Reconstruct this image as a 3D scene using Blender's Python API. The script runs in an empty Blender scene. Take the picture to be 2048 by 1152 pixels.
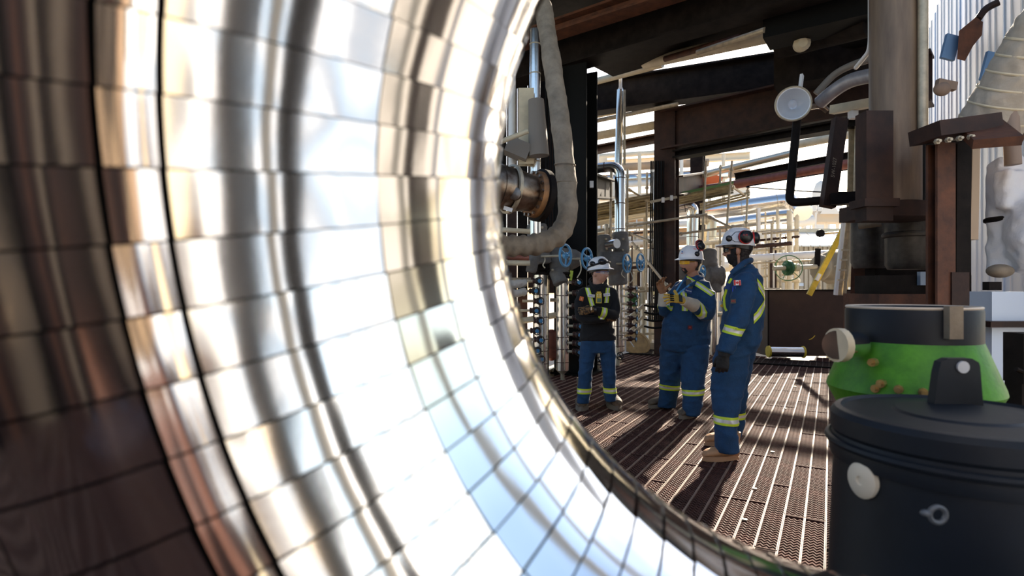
import bpy, bmesh, math, random
from math import sin, cos, pi, radians, sqrt
from mathutils import Vector as V, Matrix, noise
random.seed(7)
S = bpy.context.scene
COL = S.collection

# ------------------------------------------------------------------ camera, sky, sun, exposure
FPX = 1150.0          # focal length in pixels of a 2048 wide frame
EYE = 1.4
cam_d = bpy.data.cameras.new('camera'); cam = bpy.data.objects.new('camera', cam_d); COL.objects.link(cam)
cam.location = (0, 0, EYE); cam.rotation_euler = (pi/2, 0, 0)
cam_d.sensor_width = 36; cam_d.lens = 36*FPX/2048; cam_d.clip_start = .02; cam_d.clip_end = 400
cam_d.dof.use_dof = True; cam_d.dof.focus_distance = 6.0; cam_d.dof.aperture_fstop = 2.6
S.camera = cam
SUN_EL = radians(26.5); SUN_AZ = radians(31)       # azimuth measured from +Y towards +X
world = bpy.data.worlds.new('world'); S.world = world; world.use_nodes = True
wn = world.node_tree; wn.nodes.clear()
wo = wn.nodes.new('ShaderNodeOutputWorld'); wb = wn.nodes.new('ShaderNodeBackground'); sk = wn.nodes.new('ShaderNodeTexSky')
sk.sky_type = 'NISHITA'; sk.sun_disc = False; sk.sun_elevation = SUN_EL; sk.sun_rotation = SUN_AZ
sk.air_density = 1.0; sk.dust_density = 1.6; sk.ozone_density = 1.0
wb.inputs[1].default_value = .2
wn.links.new(sk.outputs[0], wb.inputs[0]); wn.links.new(wb.outputs[0], wo.inputs[0])
sun_d = bpy.data.lights.new('sun', 'SUN'); sun = bpy.data.objects.new('sun', sun_d); COL.objects.link(sun)
sun_d.energy = 12; sun_d.angle = radians(.8); sun_d.color = (1, .87, .70)
sun.location = (8, 14, 12)
sun.rotation_euler = V((sin(SUN_AZ)*cos(SUN_EL), cos(SUN_AZ)*cos(SUN_EL), sin(SUN_EL))).to_track_quat('Z', 'Y').to_euler()
vs = S.view_settings; vs.view_transform = 'Standard'; vs.look = 'None'; vs.exposure = 0.4; vs.gamma = 1; vs.use_curve_mapping = False

# ------------------------------------------------------------------ helpers
def P(px, py, d): return V(((px-1024)/FPX*d, d, EYE+(576-py)/FPX*d))
def G(px, py, z=0.0):
    d = (EYE-z)*FPX/(py-576); return P(px, py, d)
def H(px, py, z):                      # point of the ray that lies at height z
    d = (z-EYE)*FPX/(576-py); return P(px, py, d)

MATS = {}
def mat(name, col, rough=.5, metal=0., var=0., scale=8., bump=0., bscale=40., col2=None, stretch=(1,1,1), spec=None, coat=0., alpha=None, trans=0., ramp=(.35,.65)):
    if name in MATS: return MATS[name]
    m = bpy.data.materials.new(name); m.use_nodes = True; nt = m.node_tree; b = nt.nodes['Principled BSDF']
    b.inputs['Base Color'].default_value = (*col, 1); b.inputs['Roughness'].default_value = rough; b.inputs['Metallic'].default_value = metal
    if spec is not None: b.inputs['Specular IOR Level'].default_value = spec
    if coat: b.inputs['Coat Weight'].default_value = coat; b.inputs['Coat Roughness'].default_value = .15
    if trans: b.inputs['Transmission Weight'].default_value = trans
    if alpha is not None: b.inputs['Alpha'].default_value = alpha
    if var or bump or col2:
        tc = nt.nodes.new('ShaderNodeTexCoord'); mp = nt.nodes.new('ShaderNodeMapping'); mp.inputs['Scale'].default_value = stretch
        nt.links.new(tc.outputs['Object'], mp.inputs['Vector'])
        if var or col2:
            n = nt.nodes.new('ShaderNodeTexNoise'); n.inputs['Scale'].default_value = scale; n.inputs['Detail'].default_value = 6; n.inputs['Roughness'].default_value = .62
            nt.links.new(mp.outputs[0], n.inputs['Vector'])
            r = nt.nodes.new('ShaderNodeValToRGB'); r.color_ramp.elements[0].position = ramp[0]; r.color_ramp.elements[1].position = ramp[1]
            c2 = col2 if col2 else tuple(max(0, c*(1-var)) for c in col)
            r.color_ramp.elements[0].color = (*c2, 1); r.color_ramp.elements[1].color = (*col, 1)
            nt.links.new(n.outputs['Fac'], r.inputs['Fac']); nt.links.new(r.outputs['Color'], b.inputs['Base Color'])
        if bump:
            n2 = nt.nodes.new('ShaderNodeTexNoise'); n2.inputs['Scale'].default_value = bscale; n2.inputs['Detail'].default_value = 4
            nt.links.new(mp.outputs[0], n2.inputs['Vector'])
            bp = nt.nodes.new('ShaderNodeBump'); bp.inputs['Strength'].default_value = bump; bp.inputs['Distance'].default_value = .01
            nt.links.new(n2.outputs['Fac'], bp.inputs['Height']); nt.links.new(bp.outputs['Normal'], b.inputs['Normal'])
    MATS[name] = m; return m

def tag(o, label=None, cat=None, group=None, kind=None):
    if label: o['label'] = label
    if cat: o['category'] = cat
    if group: o['group'] = group
    if kind: o['kind'] = kind
    return o
def empty(name, loc, label=None, cat=None, group=None, kind=None):
    o = bpy.data.objects.new(name, None); COL.objects.link(o); o.location = loc; o.empty_display_size = .1
    return tag(o, label, cat, group, kind)
def origin_of(p):
    t = V((0, 0, 0))
    while p is not None: t = t+p.location; p = p.parent
    return t
def link_mesh(name, me, m, parent=None, smooth=True, origin=None):
    """mesh given in world coordinates; the object gets its origin at its base (or at its parent's)."""
    vs_ = me.vertices
    if parent is not None: off = origin_of(parent)
    elif origin is not None: off = V(origin)
    else:
        xs = [v.co.x for v in vs_]; ys = [v.co.y for v in vs_]; zs = [v.co.z for v in vs_]
        off = V(((min(xs)+max(xs))/2, (min(ys)+max(ys))/2, min(zs)))
    me.transform(Matrix.Translation(-off))
    o = bpy.data.objects.new(name, me); COL.objects.link(o)
    if parent is not None: o.parent = parent
    else: o.location = off
    if m is not None and not me.materials:
        for mm in (m if isinstance(m, (list, tuple)) else [m]): me.materials.append(mm)
    if smooth: me.shade_smooth()
    return o

class MB:
    def __init__(s): s.v = []; s.f = []; s.mi = []; s.cur = 0
    def add(s, vs_, fs):
        b = len(s.v); s.v += [tuple(q) for q in vs_]; s.f += [tuple(b+i for i in f) for f in fs]; s.mi += [s.cur]*len(fs); return s
    def box(s, c, size, M=None, taper=1.0):
        c = V(c); x, y, z = (V(size)/2); vs_ = []
        for sz in (-1, 1):
            k = taper if sz > 0 else 1
            for sx, sy in ((-1, -1), (1, -1), (1, 1), (-1, 1)):
                q = V((sx*x*k, sy*y*k, sz*z)); vs_.append(c+(M@q if M else q))
        return s.add(vs_, [(3,2,1,0), (4,5,6,7), (0,1,5,4), (1,2,6,5), (2,3,7,6), (3,0,4,7)])
    def loft(s, rings, caps=True):
        n = len(rings[0]); vs_ = [q for r in rings for q in r]; fs = []
        for i in range(len(rings)-1):
            for j in range(n):
                k = (j+1) % n; fs.append((i*n+j, i*n+k, (i+1)*n+k, (i+1)*n+j))
        if caps: fs.append(tuple(reversed(range(n)))); fs.append(tuple((len(rings)-1)*n+j for j in range(n)))
        return s.add(vs_, fs)
    def tube(s, pts, r, n=10, caps=True, closed=False):
        pts = [V(p) for p in pts]; m = len(pts)
        rr = r if isinstance(r, (list, tuple)) else [r]*m
        tg = []
        for i in range(m):
            if closed: t = pts[(i+1) % m]-pts[i-1]
            else: t = pts[min(i+1, m-1)]-pts[max(i-1, 0)]
            tg.append(t.normalized())
        up = V((0, 0, 1)) if abs(tg[0].z) < .9 else V((1, 0, 0))
        a = tg[0].cross(up).normalized(); rings = []
        for i in range(m):
            a = (a-tg[i]*a.dot(tg[i])).normalized(); b = tg[i].cross(a)
            rings.append([pts[i]+(a*cos(2*pi*j/n)+b*sin(2*pi*j/n))*rr[i] for j in range(n)])
        if closed:
            vs_ = [q for r_ in rings for q in r_]; fs = []
            for i in range(m):
                i2 = (i+1) % m
                for j in range(n): k = (j+1) % n; fs.append((i*n+j, i*n+k, i2*n+k, i2*n+j))
            return s.add(vs_, fs)
        return s.loft(rings, caps)
    def lathe(s, prof, c, ax=(0,0,1), n=24, caps=True):
        """prof: list of (radius, height along ax)"""
        ax = V(ax).normalized(); up = V((0,0,1)) if abs(ax.z) < .9 else V((1,0,0))
        a = up.cross(ax).normalized(); b = ax.cross(a); c = V(c)
        return s.loft([[c+ax*h+(a*cos(2*pi*j/n)+b*sin(2*pi*j/n))*max(r, 1e-4) for j in range(n)] for r, h in prof], caps)
    def ell(s, c, rad, M=None, n=14, m=9):
        c = V(c); rings = []
        for i in range(m+1):
            t = pi*i/m; z = -cos(t); k = max(sin(t), 1e-3)
            rings.append([c+(M@V((rad[0]*k*cos(2*pi*j/n), rad[1]*k*sin(2*pi*j/n), rad[2]*z)) if M else V((rad[0]*k*cos(2*pi*j/n), rad[1]*k*sin(2*pi*j/n), rad[2]*z))) for j in range(n)])
        return s.loft(rings)
    def ibeam(s, p, q, h, w, tf=.03, tw=.02, up=(0,0,1)):
        p = V(p); q = V(q); d = (q-p).normalized(); up = V(up); up = (up-d*up.dot(d)).normalized(); a = d.cross(up)
        H_, W, t2 = h/2, w/2, tw/2
        pr = [(-W,-H_), (W,-H_), (W,-H_+tf), (t2,-H_+tf), (t2,H_-tf), (W,H_-tf), (W,H_), (-W,H_), (-W,H_-tf), (-t2,H_-tf), (-t2,-H_+tf), (-W,-H_+tf)]
        return s.loft([[o+a*x+up*y for x, y in pr] for o in (p, q)])
    def bar(s, p, q, w, h, up=(0,0,1)):
        p = V(p); q = V(q); d = (q-p).normalized(); up = V(up)
        if abs(d.dot(up)) > .99: up = V((0,1,0))
        up = (up-d*up.dot(d)).normalized(); a = d.cross(up)
        return s.loft([[o+a*x*w/2+up*y*h/2 for x, y in ((-1,-1),(1,-1),(1,1),(-1,1))] for o in (p, q)])
    def torus(s, c, R, r, ax=(0,0,1), n=28, m=8):
        ax = V(ax).normalized(); up = V((0,0,1)) if abs(ax.z) < .9 else V((1,0,0))
        a = up.cross(ax).normalized(); b = ax.cross(a); c = V(c)
        return s.tube([c+(a*cos(2*pi*j/n)+b*sin(2*pi*j/n))*R for j in range(n)], r, m, closed=True)
    def mesh(s, name='m'):
        me = bpy.data.meshes.new(name); me.from_pydata(s.v, [], s.f); me.update()
        if any(s.mi): me.polygons.foreach_set('material_index', s.mi)
        return me
    def build(s, name, m, parent=None, smooth=True, origin=None, sharp=None):
        o = link_mesh(name, s.mesh(name), m, parent, smooth, origin)
        if smooth:
            try: o.data.set_sharp_from_angle(angle=radians(38 if sharp is None else sharp))
            except Exception: pass
        return o
def one(name, mb, m, label, cat, group=None, smooth=True, kind=None):
    return tag(mb.build(name, m, None, smooth), label, cat, group, kind)
def fillet(pts, rad, k=6):
    pts = [V(p) for p in pts]; out = [pts[0]]
    for i in range(1, len(pts)-1):
        a = (pts[i-1]-pts[i]); b = (pts[i+1]-pts[i]); r = min(rad, a.length*.49, b.length*.49)
        p0 = pts[i]+a.normalized()*r; p1 = pts[i]+b.normalized()*r
        for j in range(k+1):
            t = j/k; out.append(p0*(1-t)**2+pts[i]*2*t*(1-t)+p1*t*t)
    out.append(pts[-1]); return out
def smooth_path(pts, k=6):
    pts = [V(p) for p in pts]; out = []
    for i in range(len(pts)-1):
        p0 = pts[max(i-1, 0)]; p1 = pts[i]; p2 = pts[i+1]; p3 = pts[min(i+2, len(pts)-1)]
        for j in range(k):
            t = j/k
            out.append(.5*((2*p1)+(p2-p0)*t+(2*p0-5*p1+4*p2-p3)*t*t+(3*p1-p0-3*p2+p3)*t**3))
    out.append(pts[-1]); return out
def dup(root, M, label=None, group=None):
    """copy a thing with its parts and sub-parts"""
    r = root.copy(); COL.objects.link(r); r.matrix_world = M
    if label: r['label'] = label
    if group: r['group'] = group
    for ch in list(root.children):
        c = ch.copy(); COL.objects.link(c); c.parent = r
        for g in list(ch.children):
            d = g.copy(); COL.objects.link(d); d.parent = c
    return r
def frame(x, y, z, loc=(0,0,0)):
    M = Matrix((x, y, z)).transposed().to_4x4(); M.translation = V(loc); return M
def text_mesh(txt, size, M, thick=.001):
    cu = bpy.data.curves.new('lettering', 'FONT'); cu.body = txt; cu.size = size; cu.align_x = 'CENTER'; cu.align_y = 'CENTER'; cu.extrude = thick
    o = bpy.data.objects.new('lettering', cu); COL.objects.link(o)
    dg = bpy.context.evaluated_depsgraph_get(); me = bpy.data.meshes.new_from_object(o.evaluated_get(dg))
    bpy.data.objects.remove(o); bpy.data.curves.remove(cu); me.transform(M); me.materials.clear(); return me
def evaluated(me, mods):
    o = bpy.data.objects.new('tmp', me); COL.objects.link(o)
    for t, kw in mods:
        md = o.modifiers.new('m', t)
        for k, v_ in kw.items(): setattr(md, k, v_)
    dg = bpy.context.evaluated_depsgraph_get(); r = bpy.data.meshes.new_from_object(o.evaluated_get(dg))
    bpy.data.objects.remove(o); return r

# ------------------------------------------------------------------ materials
alu = mat('aluminium_cladding', (.93,.935,.95), .095, 1., bump=.02, bscale=9)
steel_pipe = mat('bright_pipe_cladding', (.86,.84,.80), .2, 1., bump=.04, bscale=14)
dark_steel = mat('dark_steel', (.020,.015,.013), .6, .0, var=.6, scale=5, bump=.1, spec=.1)
brown_steel = mat('brown_primer_steel', (.058,.026,.017), .6, .0, spec=.3, col2=(.022,.012,.010), scale=4, bump=.15, bscale=25)
rust_steel = mat('rust_steel', (.16,.058,.026), .7, .0, col2=(.065,.026,.015), scale=6, bump=.25, bscale=30)
red_pipe = mat('red_brown_pipe', (.30,.10,.065), .45, .0, var=.4, scale=6)
black_paint = mat('black_paint', (.006,.006,.006), .55, spec=.12)
galv = mat('galvanised_tube', (.58,.49,.35), .42, .35, var=.35, scale=10)
cream = mat('cream_paint', (.76,.65,.45), .5, 0, var=.2, scale=5)
white_paint = mat('white_paint', (.84,.84,.83), .4, 0, var=.1, scale=4)
grey_fabric = mat('grey_insulation_cloth', (.20,.19,.175), .85, 0, var=.25, scale=9, bump=.3, bscale=30)
tan_fabric = mat('tan_insulation_cloth', (.34,.275,.2), .85, 0, var=.4, scale=7, bump=.5, bscale=22)
blue_paint = mat('blue_wheel_paint', (.10,.33,.58), .4)
green_paint = mat('green_paint', (.085,.34,.012), .5, 0, col2=(.04,.20,.008), scale=9, bump=.15)
dkgreen = mat('dark_green_paint', (.02,.12,.04), .45)
navy_paint = mat('navy_black_drum_paint', (.010,.014,.021), .5, 0, var=.3, scale=6, bump=.05, spec=.3)
yellow_paint = mat('yellow_paint', (.80,.56,.04), .45, 0, var=.25, scale=12)
concrete = mat('pale_concrete', (.56,.49,.40), .9, 0, var=.3, scale=1.2, bump=.3, bscale=12)
gloom = mat('under_deck_shade', (.03,.022,.018), .95, 0, var=.4, scale=3)  # dark colour stands in for shade under the deck
# ================================================================== THE SETTING
TH = radians(29); U = V((sin(TH), cos(TH), 0)); W_ = V((cos(TH), -sin(TH), 0)); RZ = -TH
def uw(u, w, z=0): return U*u+W_*w+V((0, 0, z))
def slab(name, pts, z0, z1, m, kind='structure', label=None, cat=None):
    b = MB(); n = len(pts)
    b.add([(p[0], p[1], z0) for p in pts]+[(p[0], p[1], z1) for p in pts],
          [tuple(reversed(range(n))), tuple(range(n, 2*n))]+[(i, (i+1) % n, n+(i+1) % n, n+i) for i in range(n)])
    return tag(b.build(name, m, None, False), label, cat, None, kind)
slab('ground', [(-70,-70), (90,-70), (90,130), (-70,130)], -.6, -.3, concrete, 'structure', 'pale sunlit concrete yard around the grating deck', 'ground')
slab('under_deck_sheet', [tuple(uw(u, w))[:2] for u, w in ((-3,-3.9), (-3,3.4), (13.1,3.4), (13.1,-3.9))], -.29, -.22, gloom, 'structure', 'dark sheet standing in for shade under the brown grating deck', 'ground')  # dark sheet added so the grating holes look shaded

# dark panels added to cover the bright sky behind the standpipes
wb_ = empty('dark_backing', P(1030,700,11.2), 'dark brown panels added to cover bright sky behind the standpipes', 'wall', None, 'structure')
for k in range(-26, 9):
    x = 930+k*21; a = P(x, 576, 11.0+.05*(k % 2)); c = P(x+20, 576, 11.0+.05*(k % 2)); b = MB(); b.box(((a.x+c.x)/2, a.y, 3.4), (c.x-a.x, .06, 4.2 if k % 3 else 4.0)); b.build('wall_panel', dark_steel if k % 2 else brown_steel, wb_, False)
    if k < 6: b = MB(); b.box(((a.x+c.x)/2, a.y+.1, .5), (c.x-a.x, .06, 1.6)); b.build('wall_panel', (brown_steel, dark_steel, rust_steel)[k % 3], wb_, False)
# ---- brown serrated grating deck: every plank a part
grate_mat = mat('brown_grating', (.145,.062,.048), .75, .0, col2=(.07,.032,.025), scale=5, spec=.12)
rail_mat = mat('pale_grating_edge', (.42,.27,.20), .6, .0, var=.4, scale=9, spec=.3)  # side rails paler than the bars between them
PW, PL = .112, 1.15
def plank_mesh(pitch, seg):
    b = MB(); n = int(PL/pitch); x0 = -PW/2+.007; dx = (PW-.014)/seg
    for i in range(n):
        y = (i+.5)*pitch-PL/2; vs_ = []
        for k in range(seg+1):
            o = .0065 if k % 2 else -.0065; z = 0.0 if k % 2 else -.005
            x = x0+k*dx
            vs_ += [(x, y+o-.007, z-.024), (x, y+o-.007, z), (x, y+o+.007, z)]
        fs = []
        for k in range(seg):
            q = 3*k; fs += [(q, q+3, q+4, q+1), (q+1, q+4, q+5, q+2)]
        b.add(vs_, fs)
    b.cur = 1
    for sx in (-1, 1): b.box((sx*(PW/2-.0035), 0, -.016), (.0045, PL-.008, .038))
    b.cur = 0
    for sy in (-1, 1): b.box((0, sy*(PL/2-.006), -.014), (PW-.008, .006, .03))
    return b
pm = plank_mesh(.036, 6); plank_me = pm.mesh('plank')
for mm in (grate_mat, rail_mat): plank_me.materials.append(mm)
floor = empty('floor', (0, 0, 0), 'brown serrated steel grating deck the three workers stand on', 'floor', None, 'structure')
SILP = [(0,1080), (80,1040), (190,1012), (420,998), (540,1005), (650,1030), (735,1070), (800,1120), (862,1180), (920,1240), (990,1320), (1052,1420), (1102,1520), (1147,1620), (1300,1800)]
def silx(y):
    for (y0, x0), (y1, x1) in zip(SILP, SILP[1:]):
        if y0 <= y <= y1: return x0+(x1-x0)*(y-y0)/(y1-y0)
    return 1800
cells = []; ph = 0.0
for c in range(-34, 30):
    ph = random.uniform(0, PL) if c % 3 == 0 else ph+random.choice((0, 0, PL*.5))
    for r in range(-3, 13):
        u = r*PL+ph % PL; w = c*PW+.03
        if u > 12.6: continue
        p = uw(u, w); score = 0
        if p.y > 1.5:
            px = 1024+p.x/p.y*FPX; py = 576+EYE/p.y*FPX
            if py < 1230 and silx(min(py, 1299))-25 < px < 1690: score = 1/p.y
            elif py < 1400 and px > 900: score = 1e-6
        cells.append((score, u, w))
cells.sort(reverse=True)
rest = MB(); nplank = 0
rest_src = plank_mesh(.072, 4)
for k, (sc, u, w) in enumerate(cells):
    z = random.uniform(-.0025, .0025)
    if k < 298 and sc > 1e-5:
        o = bpy.data.objects.new('plank', plank_me); COL.objects.link(o); o.parent = floor
        o.location = uw(u, w, z); o.rotation_euler = (random.uniform(-.002, .002), random.uniform(-.004, .004), RZ)
    else:
        M = Matrix.Translation(uw(u, w, z)) @ Matrix.Rotation(RZ, 4, 'Z')
        src = pm if sc > 0 else rest_src
        base = len(rest.v); rest.v += [tuple(M @ V(q)) for q in src.v]; rest.f += [tuple(base+i for i in f) for f in src.f]; rest.mi += src.mi
ro = rest.build('plank_field', [grate_mat, rail_mat], floor, False); ro['kind'] = 'stuff'
# clips on the deck
b = MB()
for (px, py) in ((1545,905), (1509,979), (1489,1041), (1570,818), (1590,774)):
    g = G(px, py); bb = MB(); bb.box(g+V((0,0,.006)), (.03,.02,.008), Matrix.Rotation(RZ, 3, 'Z')); bb.build('hold_down_clip', galv, floor, False)
# square mesh gratings at the far end
def square_grating(c, su, sw, label):
    t = empty('bar_grating', c, label, 'grating', 'square mesh gratings at the far end of the deck')
    b = MB(); R3 = Matrix.Rotation(RZ, 3, 'Z'); n = 15
    for i in range(n+1): b.box(c+W_*(sw*(i/n-.5))+V((0,0,.012)), (.01, su, .024), R3)
    m = int(su/.045)
    for i in range(m+1): b.box(c+U*(su*(i/m-.5))+V((0,0,.018)), (sw, .01, .01), R3)
    b.build('bars', brown_steel, t, False)
    f = MB()
    for s in (-1, 1):
        f.box(c+W_*s*sw/2+V((0,0,.015)), (.02, su, .03), R3); f.box(c+U*s*su/2+V((0,0,.015)), (sw, .02, .03), R3)
    f.build('frame', dark_steel, t, False)
square_grating(G(1590,728), .75, 1.5, 'square mesh floor grating in front of the brown steel plate')
square_grating(G(1300,706), .9, 1.2, 'square mesh floor grating at the foot of the far column by the railing')

# ================================================================== GREAT CLAD PIPE ELBOW
EC = V((.7185*.75, .8937*.75, EYE+.1552*.75)); ER = 1.4047*.75; Er = .45
En = V((-.28091, -.94611, -.16114)); Ea = V((.95864, -.28463, 0)); Eb = V((-.04586, -.15447, .98693))
elbow = empty('pipe_elbow', EC+V((-ER*.95,.3,-1.4)), 'huge shiny metal-clad pipe bend filling the left foreground', 'pipe')
def ep(u, v, r, tang=0.0):
    u = radians(u); v = radians(v); rh = Ea*cos(u)+Eb*sin(u); tg = -Ea*sin(u)+Eb*cos(u)
    return EC+rh*(ER+r*cos(v))+En*(r*sin(v))+tg*tang
VB = [118.6, 125.2, 151.4, 178.5, 214, 290, 395, 455]
u0 = 176.0; DU = 4.85
for ring in range(-10, 21):
    ua = u0+ring*DU+.075; ub = ua+DU-.15
    for vi in range(len(VB)):
        va = VB[vi]; vb = VB[vi+1] if vi+1 < len(VB) else VB[0]+360
        if va == 455: va, vb = 95, 118.6
        va += .45 if vi in (0, 1) else .14; vb -= .45 if vi in (0, 7) else .14
        nu = 9; nv = max(4, int((vb-va)/2.2)); nv = min(nv, 30)
        b = MB(); vs_ = []; rnd = random.Random(ring*31+vi)
        tu, tv = rnd.uniform(-.0011, .0011), rnd.uniform(-.0022, .0022); bul = rnd.uniform(-.0002, .0004); sh = rnd.uniform(0, 9)
        for j in range(nv+1):
            for i in range(nu+1):
                s, t = i/nu, j/nv
                v = va+(vb-va)*t
                r = Er+.003*(1-s)+tu*(s-.5)+tv*(t-.5)+bul*4*s*(1-s)
                # wrinkles in the sheet and the turned-over crease that runs along the bend
                q = ep(ua+(ub-ua)*s, v, Er)
                r += .0022*noise.noise(V((v*.16+sh*.02, ring*.05+s*.05, vi*3.1)))+.0004*noise.noise(q*6)
                if vi == 0: r += .004*sin(pi*t)**2
                e = min(t, 1-t)
                if e < .001: r += .0015
                vs_.append(ep(ua+(ub-ua)*s, v, r))
        fs = [(j*(nu+1)+i, j*(nu+1)+i+1, (j+1)*(nu+1)+i+1, (j+1)*(nu+1)+i) for j in range(nv) for i in range(nu)]
        b.add(vs_, fs)
        # turned edges: a short lip along both visible sides of the sheet
        b2 = len(b.v); lip = []
        for i in range(nu+1): lip.append(ep(ua+(ub-ua)*i/nu, va, Er-.012))
        b.v += [tuple(q) for q in lip]; b.f += [(i, b2+i, b2+i+1, i+1) for i in range(nu)]; b.mi += [0]*nu
        b3 = len(b.v)
        for j in range(nv+1): b.v.append(tuple(ep(ua, va+(vb-va)*j/nv, Er-.012)))
        b.f += [(j*(nu+1), (j+1)*(nu+1), b3+j+1, b3+j) for j in range(nv)]; b.mi += [0]*nv
        b.build('cladding_panel', alu, elbow, True, sharp=30)
bk = MB(); bk.loft([[ep(u0-10*DU+31*DU*k/60, 360*j/60, Er-.012) for j in range(60)] for k in range(61)], False)
bk.build('insulation_core', black_paint, elbow)
# straight runs that carry on past both ends of the bend
for (ue, sgn) in ((u0-10*DU, -1), (u0+21*DU, 1)):
    rings = []
    for k in range(7):
        rings.append([ep(ue, 360*j/48, Er+.003*(k % 2), sgn*k*(.45 if sgn < 0 else .25)) for j in range(48)])
    b = MB(); b.loft(rings); b.build('straight_run', alu, elbow, True, sharp=60)

# ================================================================== STEEL FRAME, COLUMNS, ROOF
def beam(name, p, q, h, w, m, label, cat='beam', up=(0,0,1), tf=.035, tw=.03, group=None):
    b = MB(); b.ibeam(p, q, h, w, tf, tw, up); return one(name, b, m, label, cat, group, False)
def hbeam(p1, p2, zlow, h, w, m, label, ext0=0, ext1=0, name='steel_beam', **k):
    a = H(p1[0], p1[1], zlow); c = H(p2[0], p2[1], zlow); d = (c-a).normalized()
    a = a-d*ext0+V((0,0,h/2)); c = c+d*ext1+V((0,0,h/2)); return beam(name, a, c, h, w, m, label, **k)
# main overhead girder, from the near column towards the right
hbeam((1160,131), (1560,16), 5.0, .75, .4, dark_steel, 'deep black girder crossing high above the workers', 2.2, 1.2)
hbeam((1050,92), (1330,2), 5.3, .2, .32, rust_steel, 'rust-red steel channel in front of the high black girder', 1.5, 2.5)
# roof deck above
b = MB()
roof = empty('ceiling', (2, 5, 6), 'dark steel roof deck high above the walkway', 'ceiling', None, 'structure')
ra = H(1160,131,5.0); rd = (H(1560,16,5.0)-ra).normalized(); rn = V((-rd.y, rd.x, 0))
if rn.y > 0: rn = -rn
for k in range(9):
    c = ra+rd*(-3.2+k*.9)+rn*2.6+V((0,0,1.0+.02*(k % 2))); R3 = Matrix.Rotation(math.atan2(rd.y, rd.x), 3, 'Z')
    bb = MB(); bb.box(c, (.88, 5.6, .06), R3); bb.build('roof_plate', dark_steel, roof, False)
for k in range(4):
    p = ra+rn*(.9+k*1.3)+V((0,0,.86)); bb = MB(); bb.ibeam(p-rd*3.4, p+rd*4.6, .22, .16); bb.build('joist', brown_steel, roof, False)
# dark slabs added between the high girders to cover bright sky
for k, (a, c_, z, h, w, l) in enumerate((((1200,140), (1600,20), 5.45, .3, .9, 'dark slab added right behind the high black girder'), ((1330,86), (1740,-10), 5.6, .35, .8, 'dark slab added over the cream pipe between the girders'), ((1560,140), (1760,96), 5.2, .35, .7, 'dark slab added over the lamp beside the round column'))):
    p_, q_ = H(a[0], a[1], z), H(c_[0], c_[1], z); bb = MB(); bb.bar(p_+V((0,0,h/2)), q_+V((0,0,h/2)), w, h); dd = (q_-p_).normalized(); bb.bar(p_+V((0,0,h*1.05)), q_+V((0,0,h*1.05)), w*1.1, .04); one('dark_slab', bb, dark_steel, l, 'tray', smooth=False)
# second girder, grey
hbeam((1182,228), (1575,176), 5.15, .66, .36, dark_steel, 'dark grey girder behind the thin upright pipe', .2, .3)
# brown girder that meets the far column
hbeam((1352,298), (1745,229), 4.25, .80, .42, brown_steel, 'brown rusty girder running from the far column to the lamp', .25, .8)
hbeam((1352,318), (1745,250), 4.05, .16, .3, dark_steel, 'black lower rail under the brown girder', 0, .6)
# column by the cloth sleeve
def column(px0, px1, d, ztop, m, label, zb=-.3, h=None):
    a = P(px0, 576, d); c = P(px1, 576, d); w = (c-a).length; mid = (a+c)/2; t = empty('steel_column', (mid.x, mid.y, zb), label, 'column')
    b = MB(); b.ibeam(V((mid.x, mid.y, zb)), V((mid.x, mid.y, ztop)), h or w*.9, w, .035, .03, U); b.build('shaft', m, t, False)
    q = MB(); R3 = Matrix.Rotation(RZ, 3, 'Z')
    q.box((mid.x, mid.y, zb+.32), (w*1.25, (h or w)*1.25, .03), R3); q.build('base_plate', m, t, False)
    for sx in (-1, 1):
        for sy in (-1, 1):
            k = MB(); pp = V((mid.x, mid.y, zb+.33))+W_*sx*w*.52+U*sy*(h or w)*.52
            k.lathe([(.02,0), (.02,.03), (.011,.03), (.011,.06)], pp, (0,0,1), 6); k.build('anchor_bolt', galv, t, False)
    return t
column(1118, 1186, 9.5, 5.0, black_paint, 'near black steel column behind the hanging cloth sleeve')
cA = column(1313, 1354, 12.0, 5.2, brown_steel, 'brown steel column with cables between the two left workers')
column(1383, 1408, 16.5, 5.4, dark_steel, 'thin dark column behind the helmet with upright earmuffs')
# beams running away from the frame behind the far column
beam('steel_beam', P(1352,372,12.0), P(1408,360,15.5), .42, .3, brown_steel, 'short brown beam going back from the far column')
beam('steel_beam', P(1176,372,9.9), P(1222,380,13.0), .42, .3, dark_steel, 'short black beam behind the bend of the bright pipe')
beam('steel_beam', P(1180,302,13.5), P(1316,276,12.5), .16, .25, brown_steel, 'brown beam between the black column and the far column')
beam('steel_beam', P(1175,205,13.5), P(1260,180,12.5), .3, .3, cream, 'pale beam high beside the thin upright pipe')
# high pipes between the girders
def pipe_px(name, pts, r, m, label, cat='pipe', n=14, bands=0, band_m=None, group=None, fil=None, k=6):
    ps = [P(*p) for p in pts]; path = fillet(ps, fil if fil else r*3, k) if len(ps) > 2 else ps
    if not bands:
        b = MB(); b.tube(path, r, n); return one(name, b, m, label, cat, group)
    t = empty(name, path[-1] if path[-1].z < path[0].z else path[0], label, cat, group)
    b = MB(); b.tube(path, r, n); b.build('cladding', m, t)
    for i in range(len(ps)-1):
        L = (ps[i+1]-ps[i]); c = max(1, int(L.length/bands))
        for j in range(c):
            q = ps[i]+L*((j+.5)/c); bb = MB(); bb.lathe([(r*1.001,-.008), (r*1.035,-.008), (r*1.035,.008), (r*1.001,.008)], q, L, n, False); bb.build('band', band_m or galv, t)
    return t
pipe_px('clad_pipe', [(1290,126,10.5), (1562,66,8.2)], .105, cream, 'cream pipe high between the two black girders')
pipe_px('clad_pipe', [(1172,168,12), (1325,128,10.8)], .07, cream, 'shorter cream pipe end behind the thin upright pipe top')
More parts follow.
